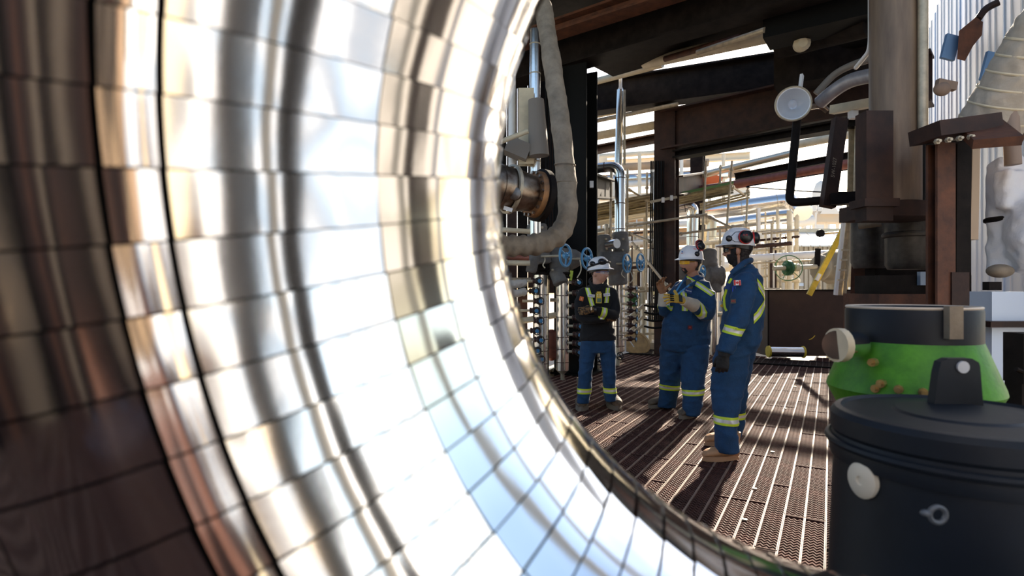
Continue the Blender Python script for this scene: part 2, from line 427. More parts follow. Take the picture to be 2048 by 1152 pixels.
pipe_px('clad_pipe', [(1172,246,12.5), (1356,208,11.5)], .045, galv, 'thin bright pipe under the dark grey girder')
pipe_px('clad_pipe', [(1172,238,13), (1340,204,12)], .03, galv, 'thinnest bright line of pipe under the dark grey girder')
pipe_px('clad_pipe', [(1172,186,12.6), (1236,172,12.2)], .07, steel_pipe, 'short shiny pipe left of the thin upright pipe')
pipe_px('clad_pipe', [(1172,276,12.8), (1312,250,12.2)], .09, cream, 'cream pipe behind the upright pipe beside the far column')
pipe_px('clad_pipe', [(1330,118,9.9), (1480,74,8.6)], .05, rust_steel, 'rusty pipe tucked under the high black girder')
pipe_px('clad_pipe', [(1395,105,8.9), (1530,60,7.8)], .04, galv, 'pale small pipe beside the rusty high pipe')
pipe_px('insulated_duct', [(1560,95,8.6), (1650,72,8.0), (1742,48,7.4)], .16, dark_steel, 'dark duct above the round lamp')
pipe_px('clad_pipe', [(1560,130,9.5), (1745,70,8.2)], .12, black_paint, 'black pipe crossing above the round lamp')
b = MB(); b.box(P(1660,115,8.8), (1.5,.5,.75), Matrix.Rotation(-.6, 3, 'Z')); one('steel_box', b, dark_steel, 'dark steel box between the lamp and the round column', 'box', smooth=False)
b = MB(); b.box(P(1655,20,7.6), (1.5,.5,.55), Matrix.Rotation(-.6, 3, 'Z')); one('steel_box', b, black_paint, 'black steel box at the top edge left of the round column', 'box', smooth=False)
b = MB(); b.lathe([(.02,-.02), (.1,0), (.11,.12), (.06,.18)], P(1601,90,8.0), (-.3,-1,-.2), 16); one('beacon_lamp', b, cream, 'small cream dome on the dark duct above the lamp', 'fitting')
# ================================================================== PIPEWORK AND VALVES LEFT OF THE WORKERS
def cloth_mesh(mb, vox=.02, amp=.012, freq=9., sm=4, seed=0.):
    me = evaluated(mb.mesh('cloth'), [('REMESH', dict(mode='VOXEL', voxel_size=vox)), ('SMOOTH', dict(factor=.5, iterations=sm))])
    o = V((seed*3.1, seed*1.7, seed))
    no = [v.normal.copy() for v in me.vertices]
    for v, n in zip(me.vertices, no):
        q = v.co*freq+o; a = abs(noise.noise(q)); c = noise.noise(q*2.3)
        v.co += n*amp*((.35-a)*1.6+.5*c)
    me.update(); return me
vbrown = mat('valve_brown', (.09,.04,.03), .45, .2, var=.4, scale=15)
vblack = mat('wheel_black', (.012,.011,.011), .4)
def valve_proto(name):
    t = empty(name, (0,0,0), 'x', 'valve')
    b = MB(); b.tube([(-.30,0,0), (-.11,0,0)], .02, 8); b.build('nipple', cream, t)
    b = MB(); b.lathe([(.03,-.13), (.045,-.12), (.045,-.10), (.032,-.09), (.04,-.06), (.04,-.035), (.045,-.03), (.045,-.005), (.03,0)], (0,0,0), (1,0,0), 10); b.ell((-.06,-.02,0), (.045,.05,.05)); b.build('valve_body', vbrown, t)
    b = MB(); b.tube([(-.055,-.03,0), (-.03,-.12,0)], .016, 8); b.build('stem', vbrown, t)
    b = MB(); c = V((-.028,-.125,0)); ax = V((.35,-1,0)).normalized(); b.torus(c, .056, .008, ax, 18, 6)
    sx = V((0,0,1)).cross(ax).normalized()
    for k in range(5): a = 2*pi*k/5; b.tube([c, c+(sx*cos(a)+V((0,0,1))*sin(a))*.056], .005, 5)
    w = b.build('handwheel', vblack, t)
    b = MB(); b.lathe([(.0,-.006), (.03,-.006), (.03,.01), (.0,.01)], c, ax, 14); b.build('hub_disc', blue_paint, w)
    return t
vp = valve_proto('needle_valve'); first = [True]
def place_valve(p, rz, sc, label, group):
    M = Matrix.Translation(p) @ Matrix.Rotation(rz, 4, 'Z') @ Matrix.Scale(sc, 4)
    if first[0]:
        first[0] = False; vp.matrix_world = M; vp['label'] = label; vp['group'] = group; return vp
    return dup(vp, M, label, group)
ords = ('topmost', 'second', 'third', 'fourth', 'fifth', 'sixth', 'seventh', 'eighth', 'lowest')
for i, (x, y) in enumerate(((1078,562), (1071,582), (1080,602), (1072,621), (1080,641), (1073,661), (1081,679), (1074,700), (1082,717))):
    place_valve(P(x, y, 8.75)+V((.03,0,0)), 0, 1., f'{ords[i]} small brown valve with blue-centred wheel on the leftmost shiny standpipe', 'valves of the leftmost standpipe')
for i, (x, y) in enumerate(((1156,565), (1157,586), (1156,612), (1157,635), (1159,652), (1158,669), (1157,686), (1157,703))):
    place_valve(P(x, y, 8.75)+V((.03,0,0)), 0, 1., f'{ords[i] if i < 7 else "lowest"} small brown valve between the second standpipe and the worker in black', 'valves of the second standpipe')
for i, (x, y) in enumerate(((1261,577), (1262,592), (1260,607), (1261,621), (1262,636), (1260,650), (1261,664), (1260,677))):
    place_valve(P(x, y, 10.3)+V((.03,0,0)), .7, .95, f'{ords[i] if i < 7 else "lowest"} small dark valve on the standpipe right of the worker in black', 'valves of the third standpipe')

def standpipe(x0, x1, ytop, ybot, d, label, seams, drain=True):
    a = P(x0, ytop, d); c = P(x1, ytop, d); r = (c-a).length/2; cx = (a+c)/2; zb = P(x0, ybot, d).z
    t = empty('standpipe', (cx.x, cx.y, zb), label, 'pipe', 'shiny metal-clad standpipes')
    b = MB(); b.lathe([(r*.9,zb), (r,zb+.005), (r,cx.z), (r*.9,cx.z+.01)], (cx.x, cx.y, 0), (0,0,1), 24); b.build('cladding', steel_pipe, t)
    for yy in seams:
        z = P(x0, yy, d).z; b = MB(); b.lathe([(r,z-.006), (r*1.025,z-.005), (r*1.025,z+.005), (r,z+.006)], (cx.x, cx.y, 0), (0,0,1), 24, False); b.build('band', vbrown, t)
    b = MB(); b.bar((cx.x+r*.25, cx.y-r*.98, zb+.02), (cx.x+r*.25, cx.y-r*.98, cx.z-.02), .012, .006, (0,1,0)); b.build('lap_seam', galv, t)
    if drain:
        b = MB(); b.lathe([(r*.9,0), (r*.35,-.05), (.03,-.06), (.03,-.14), (.05,-.14), (.05,-.2), (.02,-.2), (.015,-.3)], (cx.x, cx.y, zb), (0,0,1), 12); b.build('drain_cock', galv, t)
    return t
standpipe(1066, 1098, 550, 752, 8.9, 'leftmost shiny clad standpipe beside the big pipe bend', (589, 634, 678, 701, 726), False)
standpipe(1112, 1138, 556, 741, 8.8, 'second shiny clad standpipe under the drooping grey cloth', (591, 634, 674, 698, 724))
standpipe(1226, 1249, 566, 702, 10.5, 'third shiny clad standpipe right of the worker in black', (616, 652, 670, 692))
for (x, y, d, r, l) in ((1082,545,8.9,.15,'leftmost standpipe'), (1125,553,8.8,.13,'second standpipe')):
    b = MB(); b.lathe([(r,0), (r,.03), (r*.6,.035), (r*.6,.06), (r,.065), (r,.095), (r*.5,.1), (r*.45,.2)], P(x, y+4, d), (0,0,1), 18); one('flange_pair', b, dark_steel, f'bolted dark flange pair on top of the {l}', 'flange')

# grey cloth jackets on the big valves
def jacket(name, blobs, label, seed, buttons=(), m=grey_fabric, amp=.010, leg=None):
    """blobs: (x, y, d, rx, ry, rz) balls or ('c', (x, y, d), (x, y, d), r) drums"""
    b = MB()
    for q in blobs:
        if q[0] == 'c': a, c = P(*q[1]), P(*q[2]); r = q[3]; b.tube([a, a.lerp(c, .06), a.lerp(c, .5), a.lerp(c, .94), c], [r*.86, r, r*1.03, r, r*.86], 20)
        else: b.ell(P(*q[:3]), q[3:])
    me = cloth_mesh(b, .016, amp, 6, 2, seed); o = tag(link_mesh(name, me, m), label, 'valve jacket')
    if leg:
        q = P(*leg); bb = MB(); bb.tube([q, (q.x, q.y, -.3)], .07, 12); bb.build('riser', steel_pipe, o)
    for (x, y, d) in buttons:
        bb = MB(); bb.lathe([(.0,-.05), (.022,-.012), (.02,.02), (0,.03)], P(x, y, d), (.2,-1,0), 10); bb.build('button', galv, o)
    for q in blobs:
        if q[0] == 'c':
            a, c = P(*q[1]), P(*q[2])
            for f in (.14, .86):
                bb = MB(); bb.lathe([(q[3]*1.0,-.012), (q[3]*1.055,-.01), (q[3]*1.055,.01), (q[3]*1.0,.012)], a.lerp(c, f), c-a, 20, False); bb.build('seam_band', m, o)
    return o
jacket('valve_jacket', [('c', (1074,448,8.8), (1076,500,8.8), .15), ('c', (1078,498,8.75), (1080,528,8.75), .17), ('c', (1070,505,8.6), (1062,545,8.6), .08)], 'grey quilted cloth jacket above the leftmost standpipe', 1, [(1084,455,8.62), (1072,492,8.6)])
jacket('valve_jacket', [('c', (1100,520,8.95), (1146,518,8.95), .17), ('c', (1118,500,8.95), (1118,548,8.85), .15), ('c', (1112,540,8.8), (1122,568,8.7), .11), (1146,518,8.95,.15,.16,.15)], 'drooping grey cloth jacket behind the first blue handwheel', 2, [(1105,540,8.62)])
jacket('valve_jacket', [('c', (1205,470,10.4), (1209,512,10.4), .135), ('c', (1240,464,10.5), (1242,508,10.5), .145), ('c', (1198,524,10.35), (1250,526,10.35), .19), ('c', (1234,530,10.35), (1236,570,10.35), .165), (1225,530,10.3,.2,.2,.19)], 'large grey cloth jacket over the valve behind the worker in black', 3, [(1212,478,10.22), (1213,498,10.22), (1246,478,10.3), (1245,500,10.3)])
jacket('valve_jacket', [('c', (1418,500,12.6), (1420,535,12.5), .16), ('c', (1412,552,12.5), (1446,552,12.5), .22), ('c', (1426,555,12.5), (1428,585,12.5), .16)], 'grey cloth valve jacket between the two men in blue', 4, [], leg=(1428,580,12.5))
jacket('valve_jacket', [('c', (1372,500,12.8), (1372,560,12.8), .2)], 'plain grey cloth wrap behind the yellow glasses', 5, [], leg=(1372,556,12.8))
pipe_px('pipe_stub', [(1216,490,10.25), (1234,487,10.05)], .085, steel_pipe, 'short shiny pipe cap poking out of the large grey jacket')

def big_wheel(x, y, d, R, ax, label, m=blue_paint, spokes=3, rr=.018, wheelname='handwheel'):
    c = P(x, y, d); ax = V(ax).normalized(); t = empty(wheelname, c, label, 'handwheel', 'blue handwheels' if m is blue_paint else None)
    b = MB(); b.torus(c, R, rr, ax, 32, 8); b.build('rim', m, t)
    sx = V((0,0,1)).cross(ax).normalized(); up = ax.cross(sx)
    for k in range(spokes):
        a = 2*pi*k/spokes+.5; b = MB(); b.tube([c, c+(sx*cos(a)+up*sin(a))*R*.5+ax*.01, c+(sx*cos(a)+up*sin(a))*R], rr*.75, 7); b.build('spoke', m, t)
    b = MB(); b.lathe([(rr*2.6,-.025), (rr*2.6,.02), (rr*1.2,.03), (rr*.9,.06)], c, ax, 14); b.build('hub', m, t)
    b = MB(); b.tube([c+ax*.05, c-ax*.42], rr*1.0, 8); b.build('spindle', galv, t)
    return t
big_wheel(1131, 511, 8.3, .155, (.80,-.60,.0), 'blue handwheel nearest the hanging cloth sleeve')
big_wheel(1174, 517, 8.6, .152, (.80,-.60,.0), 'blue handwheel just left of the helmet of the worker in black')
big_wheel(1254, 527, 10.0, .155, (.80,-.60,.0), 'left blue handwheel on the large grey jacket')
big_wheel(1281, 525, 10.2, .15, (.80,-.60,.0), 'right blue handwheel beside the large grey jacket')
big_wheel(1406, 543, 12.2, .12, (.75,-.66,.0), 'small blue handwheel by the shoulder of the man in yellow glasses')
# yellow tag, cords
b = MB(); b.box(P(1142,551,8.74), (.05,.006,.15), Matrix.Rotation(.15, 3, 'Y')); one('inspection_tag', b, mat('lime_tag', (.6,.75,.08), .5), 'lime yellow inspection tag under the first blue handwheel', 'tag', smooth=False)
for k, pts in enumerate((((1087,506,8.75), (1090,520,8.5), (1086,530,8.45), (1090,536,8.45)), ((1160,520,8.5), (1162,540,8.45), (1154,556,8.45)), ((1247,538,10.0), (1243,548,9.95), (1250,556,9.95)), ((1256,534,10.25), (1266,556,9.95), (1260,566,9.95)))):
    b = MB(); b.tube(smooth_path([P(*p) for p in pts], 5), .009, 6)
    one('tie_cord', b, mat('pale_cord', (.7,.62,.45), .8), ('pale tie cord under the leftmost grey jacket', 'pale tie cord hanging by the second blue wheel', 'pale tie cord left of the third blue wheel', 'pale tie cord under the fourth blue wheel')[k], 'cord')

# fabric sleeved hose that hangs in front
path = smooth_path([P(*p) for p in ((1086,10,5.9), (1100,100,5.6), (1112,180,5.4), (1123,260,5.2), (1131,340,5.1), (1135,400,5.05), (1132,442,5.0), (1112,474,4.95), (1072,489,4.9), (1030,492,4.85), (985,492,4.8), (900,490,4.7), (800,470,4.65), (740,400,4.7), (730,250,4.9), (728,20,5.3))], 7)
b = MB(); rr = []
for i, q in enumerate(path): rr.append(.088+.002*sin(i*.7)+.003*noise.noise(V((i*.4,0,0)))+.013*min(1, max(0, (i-41)/8))*sin(i*1.7))
b.tube(path, rr, 22)
me = cloth_mesh(b, .014, .008, 6, 3, 6); hose = tag(link_mesh('sleeved_hose', me, tan_fabric), 'thick hose in a tan cloth sleeve hanging down and bending left', 'hose')
for y in (365, 330):
    q = P(1133 if y == 365 else 1130, y, 5.08); bb = MB(); bb.lathe([(.088,-.006), (.096,-.004), (.096,.004), (.088,.006)], q, (.05,0,1), 24, False); bb.build('seam_band', tan_fabric, hose)
# flanged nozzle beside the bend
t = empty('flanged_nozzle', P(1040,440,4.6), 'tarnished metal nozzle with a rusty bolted flange beside the pipe bend', 'nozzle')
tarn = mat('tarnished_steel', (.34,.28,.22), .32, .9, col2=(.13,.075,.045), scale=7, bump=.1)
ax = V((.86,.46,-.10)).normalized(); c = P(1056,386,4.6)
b = MB(); b.lathe([(.17,-2.6), (.17,-.28), (.178,-.28), (.178,-.25), (.17,-.25), (.165,-.1), (.15,-.02), (.14,.04)], c, ax, 36); b.build('barrel', tarn, t)
b = MB(); b.lathe([(.178,-.18), (.196,-.175), (.196,-.15), (.178,-.145)], c, ax, 36, False); b.build('clamp_band', galv, t)
b = MB(); b.lathe([(.15,.03), (.185,.04), (.19,.085), (.12,.09)], c, ax, 36); b.build('flange', mat('rusty_flange', (.42,.20,.07), .6, .3, col2=(.16,.09,.05), scale=9), t)
b = MB(); b.lathe([(.19,.085), (.212,.09), (.212,.14), (.19,.15)], c, ax, 36); b.build('blind_flange', dark_steel, t)
up = V((0,0,1)); sx = up.cross(ax).normalized(); u2 = ax.cross(sx)
for k in range(16):
    a = 2*pi*k/16; q = c+(sx*cos(a)+u2*sin(a))*.172; bb = MB(); bb.lathe([(.014,.02), (.014,.045), (.009,.045), (.009,.06)], q, ax, 6); bb.build('bolt', tarn, t)
bb = MB(); bb.lathe([(.05,-.04), (.05,.012), (.035,.016), (.0,.017)], P(1030,388,4.37), (-.3,-1,.1), 20); bb.build('boss', tarn, t)
bb = MB(); bb.box(P(1016,418,4.42), (.07,.004,.03), Matrix.Rotation(.3, 3, 'Y')); bb.build('rating_plate', white_paint, t, False)
# struts and pipes in the shade behind the nozzle
b = MB(); b.ibeam(P(1052,180,7.5), P(1052,330,7.5), .16, .2, .015, .012, (0,1,0)); one('channel_post', b, cream, 'cream channel post hanging above the nozzle', 'post', smooth=False)
b = MB(); b.tube([P(1072,200,7.3), P(1078,312,7.3)], [.1,.13], 16); one('duct', b, mat('grey_duct', (.22,.19,.16), .6), 'grey tapered duct above the nozzle', 'duct')
pipe_px('clad_pipe', [(1070,60,7.6), (1070,470,7.6)], .075, steel_pipe, 'shiny upright pipe behind the rusty flange', bands=.35)
pipe_px('clad_pipe', [(1024,40,7.6), (1024,420,7.6)], .05, white_paint, 'white upright pipe beside the pipe bend above the nozzle')
pipe_px('clad_pipe', [(960,300,7.0), (1056,262,7.0)], .03, cream, 'cream pipe reaching to the channel post')
b = MB(); b.box(P(1036,300,7.4), (.3,.3,.2), Matrix.Rotation(.4, 3, 'Y')); one('junction_box', b, mat('grey_duct', (.22,.19,.16), .6), 'grey junction box over the nozzle', 'box', smooth=False)
for k in range(6):
    x = 1092+k*5.2; pipe_px('conduit', [(x,132,9.2), (x,560,9.2)], .016, black_paint, 'thin black upright conduit between the sleeve and the nozzle', 'conduit', 8, group='black conduits behind the sleeve')
for (a, c_, r, m, l) in (((700,440,8.0), (1060,463,8.0), .035, cream, 'cream crosspipe between nozzle and hose'), ((700,500,8.4), (1058,516,8.4), .04, red_pipe, 'red brown crosspipe under the hose'), ((700,522,8.4), (1060,526,8.4), .04, cream, 'cream crosspipe under the red brown one'), ((700,490,9.5), (1056,478,9.5), .03, galv, 'thin tube behind the left grey jacket'), ((760,690,9.4), (1112,630,9.4), .05, cream, 'cream rail behind the leftmost standpipe'), ((700,560,9.2), (1062,560,9.2), .04, galv, 'grey tube behind the upper small valves')):
    pipe_px('crosspipe', [(a[0]*.93, a[1], 10.97), a, c_], r, m, l)
for (y, l) in ((565, 'upper'), (583, 'lower')):
    b = MB(); path = smooth_path([P(985,y+14,8.5), P(1010,y+6,8.5), P(1035,y+3,8.55), P(1052,y,8.6)], 5); b.tube(path, .06, 12)
    tag(link_mesh('wrapped_pipe', cloth_mesh(b, .016, .012, 14, 2, y), mat('white_wrap', (.62,.57,.5), .85, bump=.4)), f'{l} pale cloth-wrapped pipe running to the leftmost standpipe', 'pipe')
# skid frame at their feet
b = MB(); b.ibeam(G(1092,772,-.1)+V((0,.3,.1)), G(1150,742,-.1)+V((0,.3,.1)), .2, .12, .015, .012); one('skid_beam', b, cream, 'cream skid beam at the foot of the second standpipe', 'beam', smooth=False)
b = MB(); b.ibeam(P(1205,700,10.7), P(1252,690,11.5), .3, .12, .015, .012); one('skid_beam', b, white_paint, 'white skid beam behind the legs of the worker in black', 'beam', smooth=False)
for (x, y, d, l) in ((1199,722,9.6,'between the legs of the worker in black'), (1240,712,10.2,'at the foot of the third standpipe')):
    t = big_wheel(x, y, d, .065, (.3,-.95,0), f'small black drain wheel {l}', vblack, 4, .009, 'drain_wheel')
    b = MB(); b.tube([P(x, y, d)+V((0,.2,.12)), P(x, y, d)+V((0,.2,-.28))], .035, 10); b.build('drain_leg', cream, t)
# red valve bodies between the standpipes, brown equipment behind
b = MB(); b.lathe([(.03,-.25), (.09,-.2), (.11,0), (.09,.2), (.03,.25)], P(1103,690,9.2), (0,0,1), 14); one('steam_trap', b, red_pipe, 'red brown trap body between the first two standpipes', 'valve')
b = MB(); b.box(P(1165,705,9.6), (.3,.25,1.0)); b.box(P(1165,660,9.6), (.2,.2,1.4)); one('support_post', b, brown_steel, 'brown support post behind the worker in black', 'post', smooth=False)
pipe_px('crosspipe', [(1100,600,9.3), (1112,600,9.3)], .03, galv, 'tiny tube between the first two standpipes')
# ---- bright upright pipe with its bend, thin top
pipe_px('clad_pipe', [(1180,338,10.8), (1240,331,10.6), (1240,484,10.55)], .095, steel_pipe, 'bright clad pipe bending down behind the large grey jacket', bands=.42, band_m=vbrown, fil=.22, k=8)
t = empty('vent_pipe', P(1238,330,11.6), 'tall thin bright pipe rising above the bend to the girders', 'pipe')
b = MB(); b.tube([P(1236,340,11.6), P(1241,180,11.6)], .075, 14); b.build('lower_run', steel_pipe, t)
b = MB(); b.tube([P(1241,182,11.6), P(1241,174,11.6), P(1241,116,11.6)], [.07,.035,.035], 12); b.build('upper_run', white_paint, t)
pipe_px('small_pipe', [(1249,330,11.5), (1249,180,11.5)], .025, galv, 'small tube strapped beside the tall thin pipe')
# second bright pipe bends near the man in yellow glasses
pipe_px('clad_pipe', [(1352,416,14.5), (1386,410,14.4), (1379,708,14.4)], .14, steel_pipe, 'bright clad pipe bending down behind the man in yellow glasses', bands=.5, band_m=vbrown, fil=.3, k=8)
pipe_px('clad_pipe', [(1400,440,15.6), (1425,438,15.5), (1420,510,15.5)], .13, mat('warm_clad', (.8,.72,.55), .3, .8), 'smaller warm clad pipe bend between the two helmets', bands=.5, fil=.25)
# cables down the far column
for k in range(8):
    x = 1301+k*3.6; y0 = 322
    pipe_px('cable', [(x+1.5,y0,11.75-.02*(k % 2)), (x,480,11.75), (x-3,640,11.75)], .014+.003*(k % 3 == 0), black_paint, 'black cable strapped down the side of the far brown column', 'cable', 7, group='cables down the far column')
t = empty('cable_strap', P(1328,400,11.6), 'pale strap across the cables of the far column', 'strap')
b = MB(); b.bar(P(1300,404,11.71), P(1354,394,11.71), .02, .05); b.build('band', galv, t, False)
for (x, y) in ((1326,400), (1343,396)):
    b = MB(); b.box(P(x, y, 11.58), (.05,.05,.1)); b.build('buckle', white_paint, t, False)
b = MB(); b.box(P(1183,369,9.3), (.06,.05,.11)); one('junction_box', b, white_paint, 'small white box on the edge of the black column', 'box', smooth=False)
for k in range(4):
    y = 610+k*14; b = MB(); b.tube(smooth_path([P(1288,y,11.62), P(1306,y+4,11.58), P(1330,y+2,11.55), P(1345,y-4,11.6)], 5), .022, 7)
    one('loose_cable', b, black_paint, 'black cable looping to the foot of the far column', 'cable', 'loose cables by the far column')
# ---- railing, disc and things on the ground
rail = empty('railing', P(1285,700,12.8), 'cream guard railing between the third standpipe and the far column', 'railing')
for pts, r in ((((1250,642,12.6), (1288,610,12.8)), .045), (((1288,610,12.8), (1345,606,13.2)), .04), (((1252,676,12.6), (1287,650,12.8)), .04), (((1258,664,12.7), (1286,632,12.8)), .03), (((1290,668,13), (1345,666,13.2)), .035)):
    b = MB(); b.bar(P(*pts[0]), P(*pts[1]), r, r*1.6); b.build('rail', cream, rail, False)
for (x, y0, y1, d) in ((1287,608,700,12.8), (1300,610,690,13.4), (1322,608,690,13.6)):
    b = MB(); b.bar(P(x, y0, d), P(x, y1, d), .07, .07); b.build('post', cream, rail, False)
b = MB(); b.box(P(1305,695,13), (.9,.05,.22), Matrix.Rotation(-.3, 3, 'Z')); b.build('toe_board', cream, rail, False)
t = empty('round_hatch', P(1272,692,12.4), 'tan round cover lying tilted behind the third standpipe', 'cover'); tanm = mat('tan_disc', (.62,.40,.17), .55, var=.3)
b = MB(); b.lathe([(.30,0), (.31,.02), (.30,.05), (.25,.055), (.25,.04), (.02,.04)], P(1272,688,12.4), (.1,-.75,.65), 32); b.build('disc', tanm, t)
b = MB(); b.bar(P(1256,676,12.0), P(1268,694,12.0), .02, .02); b.build('handle', white_paint, t, False)
# ================================================================== SCAFFOLD AND PLANT BEHIND
def stube(a, c, label, group=None, r=.026, m=galv, coup=True):
    p, q = P(*a), P(*c); t = empty('scaffold_tube', p if p.z < q.z else q, label, 'scaffold tube', group)
    b = MB(); b.tube([p, q], r, 9); b.build('tube', m, t)
    if coup:
        for s in (.12, .88):
            k = p.lerp(q, s); b = MB(); b.lathe([(r*1.05,-.03), (r*1.7,-.025), (r*1.7,.025), (r*1.05,.03)], k, q-p, 9, False); b.build('coupler', galv, t)
    return t
for a, c, l in (((1222,340,12.2), (1221,490,12.2), 'upright scaffold tube left of the bright pipe bend'), ((1255,338,12.6), (1254,462,12.6), 'upright scaffold tube just right of the bright pipe'), ((1294,345,13.2), (1292,600,13.2), 'tall upright scaffold tube left of the cables'),
                ((1412,322,12.6), (1403,520,12.6), 'long upright scaffold tube above the helmet with upright earmuffs'), ((1464,322,12.8), (1452,470,12.8), 'long upright scaffold tube left of the helmet of the tall man'), ((1441,330,14.5), (1440,372,14.5), 'short upright scaffold tube above the green board'), ((1496,372,14.2), (1492,455,14.2), 'upright scaffold tube at the end of the shiny horizontal pipes'),
                ((1250,452,11.6), (1414,429,11.6), 'level scaffold tube crossing in front of the far column'), ((1345,470,12.62), (1482,451,12.82), 'lower level scaffold tube behind the two helmets'), ((1412,431,12.6), (1482,464,12.0), 'sloping scaffold tube down to the tall man\'s helmet'), ((1253,464,12.6), (1304,484,12.0), 'sloping scaffold tube left of the cables'),
                ((1264,484,11.9), (1342,582,11.4), 'long diagonal brace falling towards the raised glove'), ((1462,372,12.8), (1492,392,13.6), 'short sloping tube right of the green board'), ((1268,584,13.2), (1345,578,13.2), 'level tube behind the raised glove'), ((1255,377,12.7), (1296,402,13.1), 'dark sloping brace in the scaffold left of the cables'),
                ((1185,478,12.15), (1262,470,12.6), 'level tube above the large grey jacket'), ((1440,452,14.0), (1442,715,14.0), 'upright tube between the two men in blue')):
    stube(a, c, l)
# scaffold boards
board_m = mat('scaffold_board', (.50,.42,.24), .6, .2, col2=(.22,.17,.09), scale=3, stretch=(1,6,6)); gboard = mat('green_board', (.10,.20,.05), .6)
def boards(p0, p1, n, label, dz=5.0, green=False):
    t = empty('scaffold_deck', P(*p0), label, 'scaffold deck')
    for k in range(n):
        a = P(p0[0], p0[1]+k*dz, p0[2]+.22*k); c = P(p1[0], p1[1]+k*dz, p1[2]+.22*k); b = MB(); b.bar(a, c, .2, .05); b.build('board', gboard if (green and k == 0) else board_m, t, False)
boards((1186,412,12.6), (1302,390,12.9), 5, 'stack of yellow boards in the scaffold left of the cables')
boards((1352,389,12.6), (1462,366,12.9), 5, 'green-edged boards in the scaffold right of the far column', 5, True)
boards((1405,408,13.2), (1494,386,13.6), 3, 'lower boards beside the shiny horizontal pipes', 5)
boards((1186,436,13.4), (1302,416,13.6), 2, 'lower yellow boards left of the cables', 5)
pipe_px('clad_pipe', [(1180,444,14), (1304,424,14.5)], .13, mat('warm_clad', (.8,.72,.55), .3, .8), 'warm clad level pipe under the yellow boards')
pipe_px('clad_pipe', [(1180,434,14.1), (1304,414,14.6)], .05, cream, 'thin cream pipe left of the bright pipe bend')
pipe_px('clad_pipe', [(1183,468,12.4), (1222,462,12.4)], .08, mat('warm_clad', (.8,.72,.55), .3, .8), 'flanged warm pipe end left of the bright pipe')
b = MB(); b.lathe([(.14,-.03), (.14,.03)], P(1212,461,12.3), (1,0,0), 16); one('flange_pair', b, cream, 'cream round flange left of the bright pipe', 'flange')
# big shiny horizontal pipes
pipe_px('clad_pipe', [(1380,428,19), (1590,400,18), (1606,425,17.0)], .26, steel_pipe, 'upper of the two big shiny level pipes behind the tall man', bands=1.0, fil=.5, k=8, n=24)
pipe_px('clad_pipe', [(1455,448,20.6), (1596,428,19.6)], .22, steel_pipe, 'lower of the two big shiny level pipes behind the tall man', bands=1.0, n=24)
pipe_px('pipe', [(1340,388,15), (1470,370,14.5), (1730,322,13)], .11, red_pipe, 'long red brown pipe rising to the right', bands=.8, band_m=rust_steel, fil=1.0)
b = MB(); b.ibeam(P(1470,354,14.6), P(1735,305,13.1), .16, .2, .02, .02); one('steel_beam', b, dark_steel, 'thin dark beam lying along the red brown pipe', 'beam', smooth=False)
pipe_px('clad_pipe', [(1405,350,15), (1590,305,14)], .09, mat('warm_clad', (.8,.72,.55), .3, .8), 'warm pipe just under the brown girder')
pipe_px('clad_pipe', [(1590,290,14), (1735,262,13.2)], .1, cream, 'cream pipe seen through the dark hanging pipe frame')
b = MB(); b.box(P(1420,362,15.5), (.5,.3,.35), Matrix.Rotation(.4, 3, 'Y')); one('junction_box', b, mat('orange_red', (.55,.12,.03), .5), 'orange red box above the green-edged boards', 'box', smooth=False)
for k, pts in enumerate((((1492,374,14.2), (1560,379,13.6), (1640,384,13.2), (1735,384,12.6)), ((1494,373,14.2), (1580,358,13.6), (1735,333,12.8)))):
    b = MB(); b.tube(smooth_path([P(*p) for p in pts], 6), .016, 6); one('overhead_cable', b, black_paint, ('sagging black cable across the bright sky', 'taut black cable under the red brown pipe')[k], 'cable')
# hanging dark pipe frame
t = empty('hanging_pipe_frame', P(1580,410,6.4), 'dark pipe frame hanging under the brown girder before the sky', 'pipe frame')
b = MB(); b.tube(fillet([P(1594,240,6.6), P(1578,406,6.4), P(1735,394,6.2)], .09, 6), .046, 14); b.build('bent_pipe', dark_steel, t)
b = MB(); b.bar(P(1680,238,6.3), P(1655,414,6.2), .14, .09, (0,1,0)); b.build('flat_leg', brown_steel, t, False)
b = MB(); b.bar(P(1660,400,6.15), P(1760,392,6.0), .16, .12); b.build('arm', dark_steel, t, False)
me = text_mesh('5W-1027', .055, frame(V((.12,0,.99)).normalized(), V((-.99,0,.12)).normalized(), V((0,-1,0)), P(1668,335,6.14))); link_mesh('stencilled_number', me, mat('pale_stencil', (.34,.26,.18), .7), t, False)
# opening post, strut channel, yellow pole
b = MB(); b.ibeam(P(1716,255,9.5), P(1712,420,9.5), .2, .2, .02, .02, (0,1,0)); one('channel_post', b, galv, 'pale post at the right edge of the sky opening', 'post', smooth=False)
t = empty('strut_channel', P(1678,582,10.6), 'pale slotted strut channel standing beside the yellow pole', 'strut')
b = MB(); b.bar(P(1699,416,10.4), P(1678,590,10.6), .1, .08, (0,1,0)); b.build('channel', galv, t, False)
b = MB(); b.bar(P(1690,416,10.3), P(1671,590,10.5), .05, .06, (0,1,0)); b.build('channel_rib', white_paint, t, False)
b = MB(); b.bar(P(1706,416,10.3), P(1689,590,10.5), .02, .08, (0,1,0)); b.build('channel_lip', galv, t, False)
for y in (500,520,540,560):
    b = MB(); b.box(P(1690-(y-500)*.12, y, 10.25), (.12,.03,.03)); b.build('clip', galv, t, False)
t = empty('yellow_pole', P(1620,592,11), 'yellow square pole leaning behind the brown steel plate', 'pole')
b = MB(); b.bar(P(1618,590,11.0), P(1694,444,10.9), .095, .05, (0,1,0)); b.build('bar', yellow_paint, t, False)
